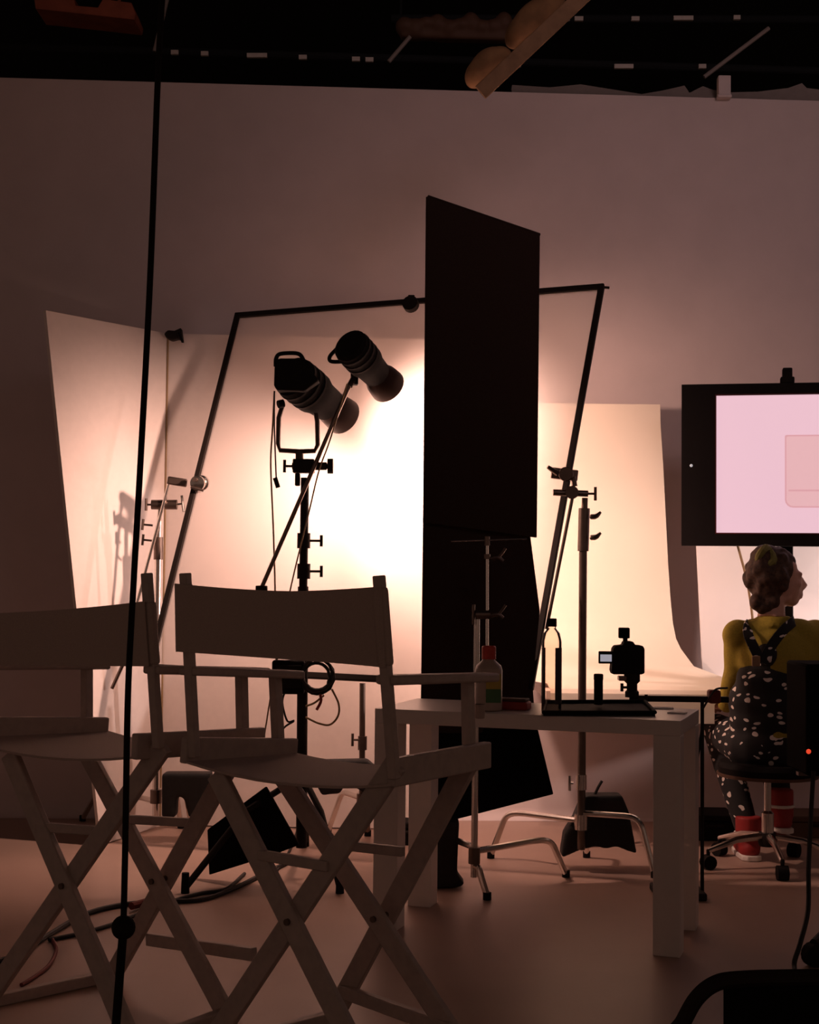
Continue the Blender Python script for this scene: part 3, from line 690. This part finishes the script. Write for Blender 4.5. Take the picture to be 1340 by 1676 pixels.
# ------------------------------------------------------------------ set table, backdrops
ty0, ty1 = 6.22, 6.82; TX0, TX1, TZ = .60, 2.15, .695
t = thing('set_table', 'set table carrying the cream backdrop, at right behind the seated person', 'table', ((TX0+TX1)/2, (ty0+ty1)/2, 0))
MB().box(((TX0+TX1)/2, (ty0+ty1)/2, TZ-.02), (TX1-TX0, ty1-ty0, .04)).build('tabletop', M['foam'], t, bevel=.003)
for k_ in (951, 1420):
    for y_ in (6.32, 6.76): x_ = P(k_, 1300, y_).x; MB().tube([V((x_, y_, TZ-.04)), V((x_, y_, 0))], .016, 10).build('leg', M['steel'], t)
edge = [(1080, 662, 6.72), (1081, 700, 6.72), (1085, 760, 6.72), (1089, 840, 6.72), (1093, 920, 6.71), (1097, 980, 6.69), (1101, 1020, 6.66), (1106, 1045, 6.61), (1114, 1062, 6.55)]
rows = []
for (x, y, d) in edge:
    e = P(x, y, d); rows.append([V((.36 + (e.x-.36)*k/10, e.y, e.z)) for k in range(11)])
zl = rows[-1][0].z
for (x1, d, z) in ((1.30, 6.50, .79), (1.42, 6.44, .745), (1.60, 6.36, .716), (1.62, 6.28, .704), (1.45, 6.225, .702), (1.36, 6.205, .685), (1.33, 6.20, .64), (1.33, 6.20, .56)):
    rows.append([V((.62 + (x1-.62)*k/10, d, z)) if z < .72 else V((.36 + (x1-.36)*k/10, d, z)) for k in range(11)])
mb = MB().grid(rows, thick=(0, .003, -.0005))
single(mb, 'paper_sweep', M['paper'], 'cream paper backdrop curving down onto the set table, left of the monitor', 'backdrop')
e0, e1 = P(1139, 880, 6.68), P(1148, 1067, 6.64); tp = e0 + (e0-e1)*.75; e1 = e1 + (e1-e0)*((TZ+.002-e1.z)/(e1-e0).z)
single(MB().prism([tp, e1, V((2.35, 6.60, TZ+.002)), V((2.35, 6.66, tp.z))], (0, .012, 0)), 'backdrop_board', M['paperw'], 'bright white board standing on the set table behind the monitor', 'board')
# cases on the floor under the set table
def case(c, sz, m, label):
    t = thing('equipment_case', label, 'case', (c[0], c[1], 0), 'cases under the set table')
    MB().box((c[0], c[1], sz[2]/2-.015), (sz[0], sz[1], sz[2]-.03)).build('base', m, t, bevel=.006)
    MB().box((c[0], c[1], sz[2]-.014), (sz[0]+.008, sz[1]+.008, .028)).build('lid', m, t, bevel=.006)
    MB().tube([V((c[0]-.04, c[1]-sz[1]/2-.006, sz[2]*.6)), V((c[0]+.04, c[1]-sz[1]/2-.006, sz[2]*.6))], .007, 8).build('handle', M['blackmetal'], t)
pa, pb = PF(1135, 1377), PF(1206, 1377); case(((pa.x+pb.x)/2, pa.y+.13, 0), (pb.x-pa.x, .24, .115), M['plastic'], 'low black case on the floor beside the red boot')
pa, pb = PF(1268, 1372), PF(1400, 1372); case(((pa.x+pb.x)/2+.02, pa.y+.13, 0), (pb.x-pa.x, .24, .10), M['trousersred'], 'low brown case on the floor under the set table, right of the stool')
pa, pb = PF(652, 1386), PF(690, 1386); case(((pa.x+pb.x)/2, pa.y+.1, 0), (.16, .14, .10), M['plastic'], 'small black case on the floor behind the white table leg')

# ------------------------------------------------------------------ monitor
ml = P(1115, 762, 6.36); yaw = R(-11); mr = V((cos(yaw), sin(yaw), 0)); mn = V((-sin(yaw), cos(yaw), 0))
def MP(x, y, off=0): return PP(x, y, ml + mn*off, mn)
a0, a1 = MP(1114, 630), MP(1117, 893); wide = 1.15
t = thing('monitor', 'large flat monitor with thick black bezel showing a pink picture', 'monitor', V((MP(1290, 900).x, MP(1290, 900).y+.05, TZ)))
z1, z0 = a0.z, a1.z
def MQ(u, z, off=0): return V((ml.x, ml.y, 0)) + mr*u + mn*off + UP*z
su0 = (MP(1172, 760) - ml).dot(mr); sz1, sz0 = MP(1172, 648).z, MP(1172, 872).z; su1 = wide-.05
mb = MB(); mb.hull8([MQ(0, z0), MQ(wide, z0), MQ(wide, z0, .06), MQ(0, z0, .06), MQ(0, z1), MQ(wide, z1), MQ(wide, z1, .06), MQ(0, z1, .06)]); mb.build('back_shell', M['plastic'], t, bevel=.004)
mb = MB()
for (u0, u1, q0, q1) in ((0, su0, z0, z1), (su1, wide, z0, z1), (su0, su1, z0, sz0), (su0, su1, sz1, z1)):
    mb.hull8([MQ(u0, q0, -.012), MQ(u1, q0, -.012), MQ(u1, q0, 0), MQ(u0, q0, 0), MQ(u0, q1, -.012), MQ(u1, q1, -.012), MQ(u1, q1, 0), MQ(u0, q1, 0)])
mb.build('bezel', M['plastic'], t)
mb = MB(); w_ = .005
for (u0, u1, q0, q1) in ((su0-w_, su0, sz0-w_, sz1+w_), (su0, su1, sz0-w_, sz0), (su0, su1, sz1, sz1+w_)):
    mb.hull8([MQ(u0, q0, -.014), MQ(u1, q0, -.014), MQ(u1, q0, 0), MQ(u0, q0, 0), MQ(u0, q1, -.014), MQ(u1, q1, -.014), MQ(u1, q1, 0), MQ(u0, q1, 0)])
mb.build('screen_trim', M['bezelred'], t)
s_ = MB().prism([MQ(su0, sz0, -.003), MQ(su1, sz0, -.003), MQ(su1, sz1, -.003), MQ(su0, sz1, -.003)], mn*.002).build('screen', M['screen'], t)
ru0 = (MP(1284, 760)-ml).dot(mr); ru1 = ru0 + .40; rz1, rz0 = MP(1290, 712).z, MP(1290, 831).z; cr = .035
def rrect(u0, u1, q0, q1, r, off):
    pts = []
    for (cu, cq, st) in ((u1-r, q1-.008, 0), (u0+.008, q1-.008, 90), (u0+r, q0+r, 180), (u1-r, q0+r, 270)):
        r_ = r if st >= 180 else .008
        for k in range(5): pts.append(MQ(cu + r_*cos(R(st+22.5*k)), cq + r_*sin(R(st+22.5*k)), off))
    return pts
MB().prism(rrect(ru0, ru1, rz0, rz1, cr, -.0045), mn*.001).build('picture_outline', M['screenline'], s_)
MB().prism(rrect(ru0+.007, ru1-.007, rz0+.007, rz1-.007, cr-.006, -.006), mn*.001).build('picture_fill', M['screenbox'], s_)
zl_ = MP(1300, 803).z
MB().hull8([MQ(ru0+.015, zl_-.004, -.0068), MQ(ru1-.015, zl_-.004, -.0068), MQ(ru1-.015, zl_-.004, -.0062), MQ(ru0+.015, zl_-.004, -.0062), MQ(ru0+.015, zl_+.004, -.0068), MQ(ru1-.015, zl_+.004, -.0068), MQ(ru1-.015, zl_+.004, -.0062), MQ(ru0+.015, zl_+.004, -.0062)]).build('picture_line', M['screenline'], s_)
c = MP(1131, 762, -.013); MB().ell(c, (.007, .003, .007)).build('indicator_light', M['dimled'], t)
c = MP(1288, 612, .02); MB().box(c, (.042, .05, .05), yaw).box(c - UP*.03, (.06, .05, .03), yaw).build('webcam', M['plastic'], t, bevel=.005)
c = MP(1287, 905, .08); MB().box(V((c.x, c.y, (z0+.1+TZ+.01)/2)), (.055, .03, z0+.1-TZ-.01), yaw).box(V((c.x, c.y, TZ+.014)), (.36, .22, .016), yaw).build('stand', M['plastic'], t, bevel=.004)
p0 = MP(1205, 890, .05)
single(MB().tube(smoothpath([MP(1206, 889, .03), P(1213, 915, 6.33), P(1222, 950, 6.30), P(1230, 1000, 6.28), P(1236, 1070, 6.30), V((P(1240, 1100, 6.34).x, 6.34, TZ+.014))]), .006, 8), 'monitor_cable', M['goldcable'], 'thin brown cable hanging from under the monitor behind the person', 'cable')

# ------------------------------------------------------------------ stool
sc = V((P(1256, 1360, 5.95).x, 5.95, 0)); SEAT = .43
t = thing('stool', 'rolling stool with chrome base under the seated person', 'stool', sc)
MB().lathe([(.17, SEAT-.05), (.20, SEAT-.045), (.205, SEAT-.02), (.195, SEAT), (.02, SEAT+.004)], sc, seg=28).build('seat', M['plastic'], t)
MB().lathe([(.205, SEAT-.058), (.208, SEAT-.046), (.17, SEAT-.04)], sc, seg=28).build('seat_rim', M['trousersred'], t)
MB().lathe([(.026, .12), (.026, .22), (.015, .23), (.015, SEAT-.05)], sc, seg=14).build('post', M['chrome'], t)
MB().lathe([(.035, .085), (.04, .10), (.035, .14)], sc, seg=16).build('hub', M['blackmetal'], t)
for px_ in ((1157, 1418), (1240, 1434), (1318, 1415), (1292, 1385), (1200, 1380)):
    pass
for an in (195, 268, 340, 52, 124):
    d_ = V((cos(R(an)), sin(R(an)), 0)); e = sc + d_*.27
    o = MB().tube([sc + d_*.03 + UP*.125, sc + d_*.14 + UP*.115, e + UP*.075], [.016, .014, .011], 10).build('base_leg', M['chrome'], t)
    cc = e + UP*.029; s2 = V((-d_.y, d_.x, 0))
    MB().tube([cc - s2*.022, cc + s2*.022], .029, 16).tube([e + UP*.08, e + UP*.045], .008, 8).build('caster', M['plastic'], o)

# ------------------------------------------------------------------ seated person, back to us, face turned right
PD = 5.95
def B(x, y, dy=0): return P(x, y, PD+dy)
HX = Matrix.Rotation(R(8), 3, 'Z')       # head looks to the right (+X), a little away
hc = B(1272, 944)
def HH(x, y, z): return hc + HX @ V((x, y, z))    # x forward (face), y to its left, z up
def head_shapes(mb):
    mb.ell(HH(-.012, 0, .022), (.098, .076, .098), HX); mb.ell(HH(.035, 0, -.035), (.066, .060, .088), HX)
    mb.ell(HH(.058, 0, -.098), (.034, .036, .026), HX)                              # chin
    mb.tube([HH(.02, .045, -.085), HH(.062, .0, -.108), HH(.02, -.045, -.085)], .018, 10)   # jaw
    mb.ell(HH(.085, 0, .012), (.016, .050, .014), HX)                              # brow
    mb.tube([HH(.092, 0, .008), HH(.110, 0, -.022), HH(.122, 0, -.043)], [.010, .013, .015], 10)   # nose
    mb.ell(HH(.108, .012, -.046), (.012, .010, .009), HX); mb.ell(HH(.108, -.012, -.046), (.012, .010, .009), HX)
    mb.ell(HH(.098, 0, -.070), (.013, .026, .008), HX); mb.ell(HH(.096, 0, -.083), (.013, .023, .009), HX)
    for s in (-1, 1):
        mb.ell(HH(.062, .036*s, -.028), (.028, .022, .022), HX); mb.ell(HH(-.005, .077*s, -.015), (.020, .009, .032), HX)
        mb.ell(HH(.083, .032*s, -.004), (.010, .014, .010), HX)
hips = B(1268, 1222); waist = B(1268, 1150); chest = B(1270, 1072, -.01); neckb = B(1262, 1012, -.02); neckt = HH(-.02, 0, -.07)
shL, shR = B(1208, 1040, 0), B(1334, 1040, .02); elL, elR = B(1203, 1098, .06), B(1352, 1130, .06)
wrL, wrR = B(1187, 1158, .24), B(1352, 1096, .30)
hipL, hipR = B(1236, 1228, .0), B(1302, 1228, .0); knL, knR = V((B(1217, 1240).x-.02, 6.36, .52)), V((B(1302, 1240).x, 6.36, .50))
anL, anR = V((PF(1216, 1398).x, 6.12, .10)), V((B(1292, 1310).x, 6.10, .20))
fL = V((PF(1216, 1398).x, 6.12, 0))
def hand(mb, wr, dirv, palm_n, curl):
    dirv = V(dirv).normalized(); pn = V(palm_n); pn = (pn - dirv*pn.dot(dirv)).normalized(); sd_ = dirv.cross(pn)
    ctr = wr + dirv*.05
    mb.ell(ctr, (.040, .016, .048), Matrix((sd_, pn, dirv)).transposed())
    for k, (off, ln) in enumerate(((-.030, .066), (-.010, .076), (.010, .071), (.030, .056))):
        b0 = wr + dirv*.085 + sd_*off; b1 = b0 + (dirv*cos(curl*.5) + pn*sin(curl*.5))*ln*.45; b2 = b1 + (dirv*cos(curl*1.3) + pn*sin(curl*1.3))*ln*.33; b3 = b2 + (dirv*cos(curl*2) + pn*sin(curl*2))*ln*.25
        mb.tube([b0 - dirv*.03, b0, b1, b2, b3], [.010, .0095, .009, .008, .006], 8)
    th0 = wr + dirv*.025 - sd_*.03; th1 = th0 - sd_*.025 + dirv*.03 + pn*.01; th2 = th1 + dirv*.03 + pn*.012 - sd_*.004
    mb.tube([th0, th1, th2], [.013, .011, .008], 8)
def torso(mb, g):
    for c, rx_, ry_, rz_ in ((hips, .185, .135, .10), (waist, .150, .110, .12), (chest, .170, .120, .14)): mb.ell(c, (rx_+g, ry_+g, rz_+g))
    mb.tube([hips, waist, chest, B(1268, 1040)], [.15+g, .125+g, .14+g, .11+g], 18)
    mb.ell(B(1238, 1042), (.10+g, .085+g, .075+g)); mb.ell(B(1304, 1042), (.10+g, .085+g, .075+g))
    mb.ell(B(1268, 1030, -.01), (.11+g, .075+g, .06+g))
def arms(mb, g, full=True):
    for sh, el, wr in ((shL, elL, wrL), (shR, elR, wrR)):
        mb.ell(sh, (.062+g,)*3); mb.tube([sh, sh.lerp(el, .5), el], [.056+g, .050+g, .042+g], 12); mb.ell(el, (.043+g,)*3)
        mb.tube([el, el.lerp(wr, .35), wr], [.042+g, .040+g, .029+g], 12)
def legs(mb, g):
    for hp, kn, an_ in ((hipL, knL, anL), (hipR, knR, anR)):
        mb.ell(hp, (.095+g, .09+g, .085+g)); mb.tube([hp, hp.lerp(kn, .5), kn], [.088+g, .078+g, .058+g], 14); mb.ell(kn, (.06+g,)*3)
        mb.tube([kn, kn.lerp(an_, .3), an_], [.056+g, .055+g, .040+g], 12)
mb = MB(); head_shapes(mb)
mb.tube([neckb, neckb.lerp(neckt, .5), neckt], [.060, .052, .052], 14)
torso(mb, -.012); arms(mb, -.010); legs(mb, -.010)
hand(mb, wrL, (-.15, .95, .0), (0, 0, -1), .5); hand(mb, wrR, (-.1, .9, .25), (0, 0, -1), .6)
for f in (anL, anR): mb.tube([f + V((0, -.02, -.02)), f + V((0, .08, -.05)), f + V((0, .15, -.065))], [.034, .032, .022], 10)
person = recentre(mb.build('person', M['skin'], remesh=.0075, relax=3))
tag(person, 'person seated on a rolling stool in mustard shirt and patterned overalls, back turned', 'person')
person['_w'] = tuple(person.location)
# shirt
mb = MB(); torso(mb, .002); arms(mb, .006); mb.tube([B(1266, 1024, -.015), B(1266, 1008, -.015)], [.085, .066], 16)
mb.build('shirt', M['shirt'], person, remesh=.010, relax=4)
# overalls: trousers, bib, crossed straps
mb = MB()
for c, rx_, ry_, rz_ in ((hips, .215, .16, .125), (waist, .198, .15, .15), (B(1272, 1178), (.205), .15, .13)): mb.ell(c, (rx_, ry_, rz_))
mb.ell(B(1262, 1112, -.03), (.148, .125, .10)); mb.ell(B(1252, 1072, -.06), (.06, .10, .06)); legs(mb, .010)
ov = mb.build('overalls', M['overalls'], person, remesh=.011, relax=4)
def strap(pts):
    rows = []
    pts = smoothpath(pts, 5)
    for i, p in enumerate(pts):
        d_ = (pts[min(i+1, len(pts)-1)] - pts[max(i-1, 0)]).normalized(); s2 = d_.cross(V((0, 1, 0))).normalized()
        rows.append([p - s2*.020, p + s2*.020])
    return MB().grid(rows, thick=V((0, .008, 0)))
bk = -.165
strap([B(1246, 1085, bk), B(1234, 1060, bk+.01), B(1225, 1040, bk+.045), B(1224, 1026, bk+.085), B(1226, 1020, bk+.15)]).build('strap', M['overalls'], ov)
strap([B(1248, 1085, bk), B(1262, 1058, bk+.008), B(1282, 1032, bk+.025), B(1298, 1018, bk+.08), B(1300, 1014, bk+.15)]).build('strap', M['overalls'], ov)
MB().box(B(1237, 1082, bk-.008), (.035, .006, .042)).build('leather_patch', M['wood'], ov, bevel=.003)
# hair
mb = MB()
random.seed(4)
mb.ell(HH(-.028, 0, .028), (.102, .088, .096), HX); mb.ell(HH(-.045, 0, -.035), (.072, .082, .080), HX)
for k in range(90):
    u, v = random.uniform(0, 2*pi), random.uniform(-.75, 1)
    rr = math.sqrt(1-v*v); q = V((cos(u)*rr, sin(u)*rr, v))
    if q.x > .55 and q.z < .45: continue
    c = HH(-.030 + q.x*.096, q.y*.086, .010 + q.z*.100); s_ = random.uniform(.014, .026); mb.ell(c, (s_, s_, s_*1.2), seg=8, rings=6)
mb.ell(HH(-.05, 0, .105), (.05, .05, .03), HX)
for (x, y) in ((1236, 985), (1246, 992), (1256, 990), (1266, 984)): mb.ell(B(x, y, -.05), (.026, .03, .036))
hair = mb.build('hair', M['hair'], person, remesh=.008, relax=2)
pts = [HH(-.072 + .030*cos(a_), -.055 + .02*sin(a_*2), .085 + .034*sin(a_)) for a_ in [2*pi*i/16 for i in range(17)]]
MB().tube(pts, .016, 8).build('hair_tie', M['scrunchie'], hair)
# boots
for an_, z in ((anL, 0), (anR, .12)):
    mb = MB(); b0 = V((an_.x, an_.y, z))
    mb.tube([b0 + UP*.18, b0 + UP*.11, b0 + UP*.06], [.056, .056, .056], 14); mb.tube([b0 + V((0, -.03, .045)), b0 + V((0, .07, .045)), b0 + V((0, .16, .035))], [.044, .046, .032], 14); mb.ell(b0 + V((0, -.02, .045)), (.046, .05, .042))
    bo = mb.build('boot', M['boot'], person, remesh=.008, relax=3)
    mb = MB(); mb.prism([b0 + V((x, y, .001)) for x, y in ((-.042, -.06), (-.02, -.078), (.02, -.078), (.042, -.06), (.046, .06), (.036, .16), (.012, .19), (-.012, .19), (-.036, .16), (-.046, .06))], (0, 0, .022)); mb.build('sole', M['whiteplastic'], bo, bevel=.004)
    MB().tube([b0 + UP*.108 + V((cos(2*pi*i/16)*.055, sin(2*pi*i/16)*.055, 0)) for i in range(17)], .007, 8).build('ankle_band', M['whiteplastic'], bo)
# paper held in the left hand
c = wrL + V((-.075, .07, .012)); single(MB().box(c, (.085, .06, .034), .1), 'paper_stack', M['paperw'], 'small white stack held in the left hand of the seated person', 'paper', bevel=.002)

# ------------------------------------------------------------------ black rolling cart at the right edge
cd = 4.75
cb = V((P(1412, 1400, cd).x, cd, 0))
t = thing('equipment_cart', 'black equipment box on a rolling post, cut off by the right edge', 'cart', cb)
MB().box((cb.x-.01, cd, .73), (.42, .25, .36)).build('box', M['duvet'], t, bevel=.01)
MB().tube([V((cb.x, cd, .10)), V((cb.x, cd, .56))], .022, 12).build('post', M['blackmetal'], t)
for an in (200, 290, 20, 95):
    d_ = V((cos(R(an)), sin(R(an)), 0)); e = cb + d_*.16
    if an == 200: e = PF(1332, 1582)
    o = MB().tube([cb + UP*.12, cb.lerp(e, .5) + UP*.11, e + UP*.07], .014, 10).build('leg', M['blackmetal'], t)
    s2 = V((-d_.y, d_.x, 0)); MB().tube([e + UP*.036 - s2*.018, e + UP*.036 + s2*.018], .036, 16).build('caster', M['plastic'], o)
MB().ell(P(1323, 1230, cd-.130), (.008, .004, .008)).build('indicator_light', M['led'], t)
MB().box(P(1322, 1266, cd-.05), (.07, .03, .012)).build('bracket', M['steel'], t)
f = PF(1300, 1596)
single(MB().tube(smoothpath([P(1331, 1262, cd-.16), P(1327, 1330, cd-.18), P(1323, 1420, cd-.22), P(1322, 1490, cd-.30), P(1309, 1545, cd-.40), V((f.x, f.y, .02)), V((f.x-.02, f.y-.25, .01)), V((f.x+.1, f.y-.6, .01))]), .0075, 8), 'power_cable', M['rope'], 'thick black cable trailing from the equipment box to the floor at right', 'cable')

# ------------------------------------------------------------------ black folding chair in the near right corner
nd = 1.9
t = thing('folding_chair', 'black chair with curved tube back in the near right corner', 'chair', (P(1330, 1700, nd).x, nd, 0))
def K(x, y, dd=0): return P(x, y, nd+dd)
z0f = 0.0
bl = K(1040, 1880); br = K(1610, 1880)
path = smoothpath([V((K(1060, 1800).x, nd-.02, .40)), K(1095, 1720), K(1118, 1672), K(1140, 1634), K(1168, 1611), K(1205, 1603), K(1300, 1600), K(1440, 1600), K(1500, 1606), K(1530, 1625), K(1555, 1672), V((K(1610, 1800).x, nd-.02, .40))])
MB().tube(path, .011, 10).build('back_frame', M['blackmetal'], t)
MB().prism([K(1188, 1606), K(1475, 1606), K(1490, 1616), K(1490, 1790), K(1186, 1790), K(1186, 1612)], (0, .012, 0)).build('backrest', M['duvet'], t, bevel=.003)
xl, xr = K(1060, 1800).x, K(1610, 1800).x
MB().box(((xl+xr)/2, nd-.22, .41), (xr-xl-.03, .40, .03)).build('seat', M['duvet'], t, bevel=.008)
for x_ in (xl, xr):
    MB().tube([V((x_, nd-.02, .40)), V((x_, nd+.06, .012))], .011, 10).build('leg', M['blackmetal'], t)
    MB().tube([V((x_, nd-.02, .42)), V((x_, nd-.44, .012))], .011, 10).build('leg', M['blackmetal'], t)

# ------------------------------------------------------------------ slender black pole with ball joint
pd = 2.45
def Q(x, y): return P(x, y, pd)
pf = Q(190, 1676); lo = Q(202, 1518); dn = (pf-lo); ft_ = lo + dn*((.0-lo.z)/dn.z)
t = thing('pole', "slender black pole with a ball joint rising past the left director's chair", 'pole', (ft_.x, ft_.y, 0))
hi = Q(262, 60); hi2 = hi + (hi - Q(258, 130))*1.0
MB().tube(smoothpath([lo, Q(205, 1380), Q(209, 1150), Q(216, 1000), Q(228, 790), Q(240, 570), Q(248, 400), Q(258, 134), Q(264, 20), Q(272, -120)]), .0055, 10).build('upper_rod', M['plastic'], t)
MB().tube([lo, ft_ + UP*.01], .0075, 10).build('lower_rod', M['plastic'], t)
MB().ell(lo, (.0205, .0205, .0205)).build('ball_joint', M['plastic'], t)
MB().lathe([(.13, 0), (.13, .012), (.03, .02), (.012, .035)], (ft_.x, ft_.y, 0), seg=24).build('foot_plate', M['plastic'], t)

# ------------------------------------------------------------------ cables on the floor
def fcable(pts, r, label, m='rope', name='floor_cable'):
    return single(MB().tube(smoothpath([PF(x, y, r) for x, y in pts]), r, 8), name, M[m], label, 'cable', 'cables on the floor')
fcable([(-60, 1585), (20, 1566), (80, 1530), (140, 1496), (200, 1481), (260, 1476), (330, 1472), (380, 1455), (420, 1436), (470, 1412)], .009, "black cable snaking across the floor behind the left director's chair")
fcable([(80, 1538), (130, 1528), (180, 1514), (230, 1494), (290, 1472), (330, 1462), (370, 1455), (400, 1430)], .007, 'thinner black cable crossing the floor beside the thick one')
fcable([(86, 1538), (92, 1555), (80, 1580), (55, 1600), (35, 1612)], .006, 'short curl of cable on the floor at far left', 'dimred')
fcable([(440, 1440), (470, 1400), (490, 1350)], .006, 'cable on the floor right of the leaning black flag')
c = PF(232, 1478, .02); single(MB().tube([PF(215, 1483, .018), PF(248, 1474, .018)], .014, 10), 'cable_connector', M['dimred'], 'dark reddish connector on the floor cable beside the pole', 'connector')

# ------------------------------------------------------------------ light
def spot(name, loc, target, power, ang, size, col):
    d = bpy.data.lights.new(name, 'SPOT'); d.energy = power; d.spot_size = R(ang); d.spot_blend = .9; d.shadow_soft_size = size; d.color = col
    o = bpy.data.objects.new(name, d); COL.objects.link(o); o.location = loc
    o.rotation_euler = (V(target)-V(loc)).to_track_quat('-Z', 'Y').to_euler(); return o
TUNG = (1.0, .60, .47)
spot('lamp_beam', B2[1] + B2[2]*.02, FP(725, 715), 200, 98, .04, TUNG)
spot('lamp_beam', B1[1] + B1[2]*.02, FP(705, 850), 190, 82, .04, TUNG)
spot('lamp_spill', B1[1] + B1[2]*.03, (-.98, 6.4, 1.05), 112, 128, .035, TUNG)
# two unseen area lights added to brighten the upper wall
def area(name, loc, tgt, power, sx, sy, col):
    d = bpy.data.lights.new(name, 'AREA'); d.shape = 'RECTANGLE'; d.size = sx; d.size_y = sy; d.energy = power; d.color = col; d.spread = R(50)
    o = bpy.data.objects.new(name, d); COL.objects.link(o); o.location = loc; o.rotation_euler = (V(tgt)-V(loc)).to_track_quat('-Z', 'Y').to_euler(); return o
area('wall_fill', (3.0, .4, 4.5), (1.7, 6.9, 3.0), 4.6, 2.4, 1.0, (1, .68, .70))
area('wall_fill', (-1.2, .4, 4.5), (-.2, 6.9, 3.2), 1.0, 2.0, 1.0, (1, .62, .54))
spot('board_fill', (3.5, 6.02, 1.12), (1.45, 6.68, 1.08), 320, 42, .05, (1, .74, .68))  # unseen spot added off frame to brighten the white board

w = bpy.data.worlds.new('world'); SC.world = w; w.use_nodes = True
bg = w.node_tree.nodes['Background']; bg.inputs['Color'].default_value = (1, .60, .45, 1); bg.inputs['Strength'].default_value = .115

for o in bpy.data.objects:
    if '_w' in o: del o['_w']

SC.view_settings.view_transform = 'Standard'; SC.view_settings.look = 'None'
SC.view_settings.exposure = 0; SC.view_settings.gamma = 1; SC.view_settings.use_curve_mapping = False
SC.cycles.use_denoising = True
SC.cycles.max_bounces = 10; SC.cycles.transparent_max_bounces = 12; SC.cycles.diffuse_bounces = 5
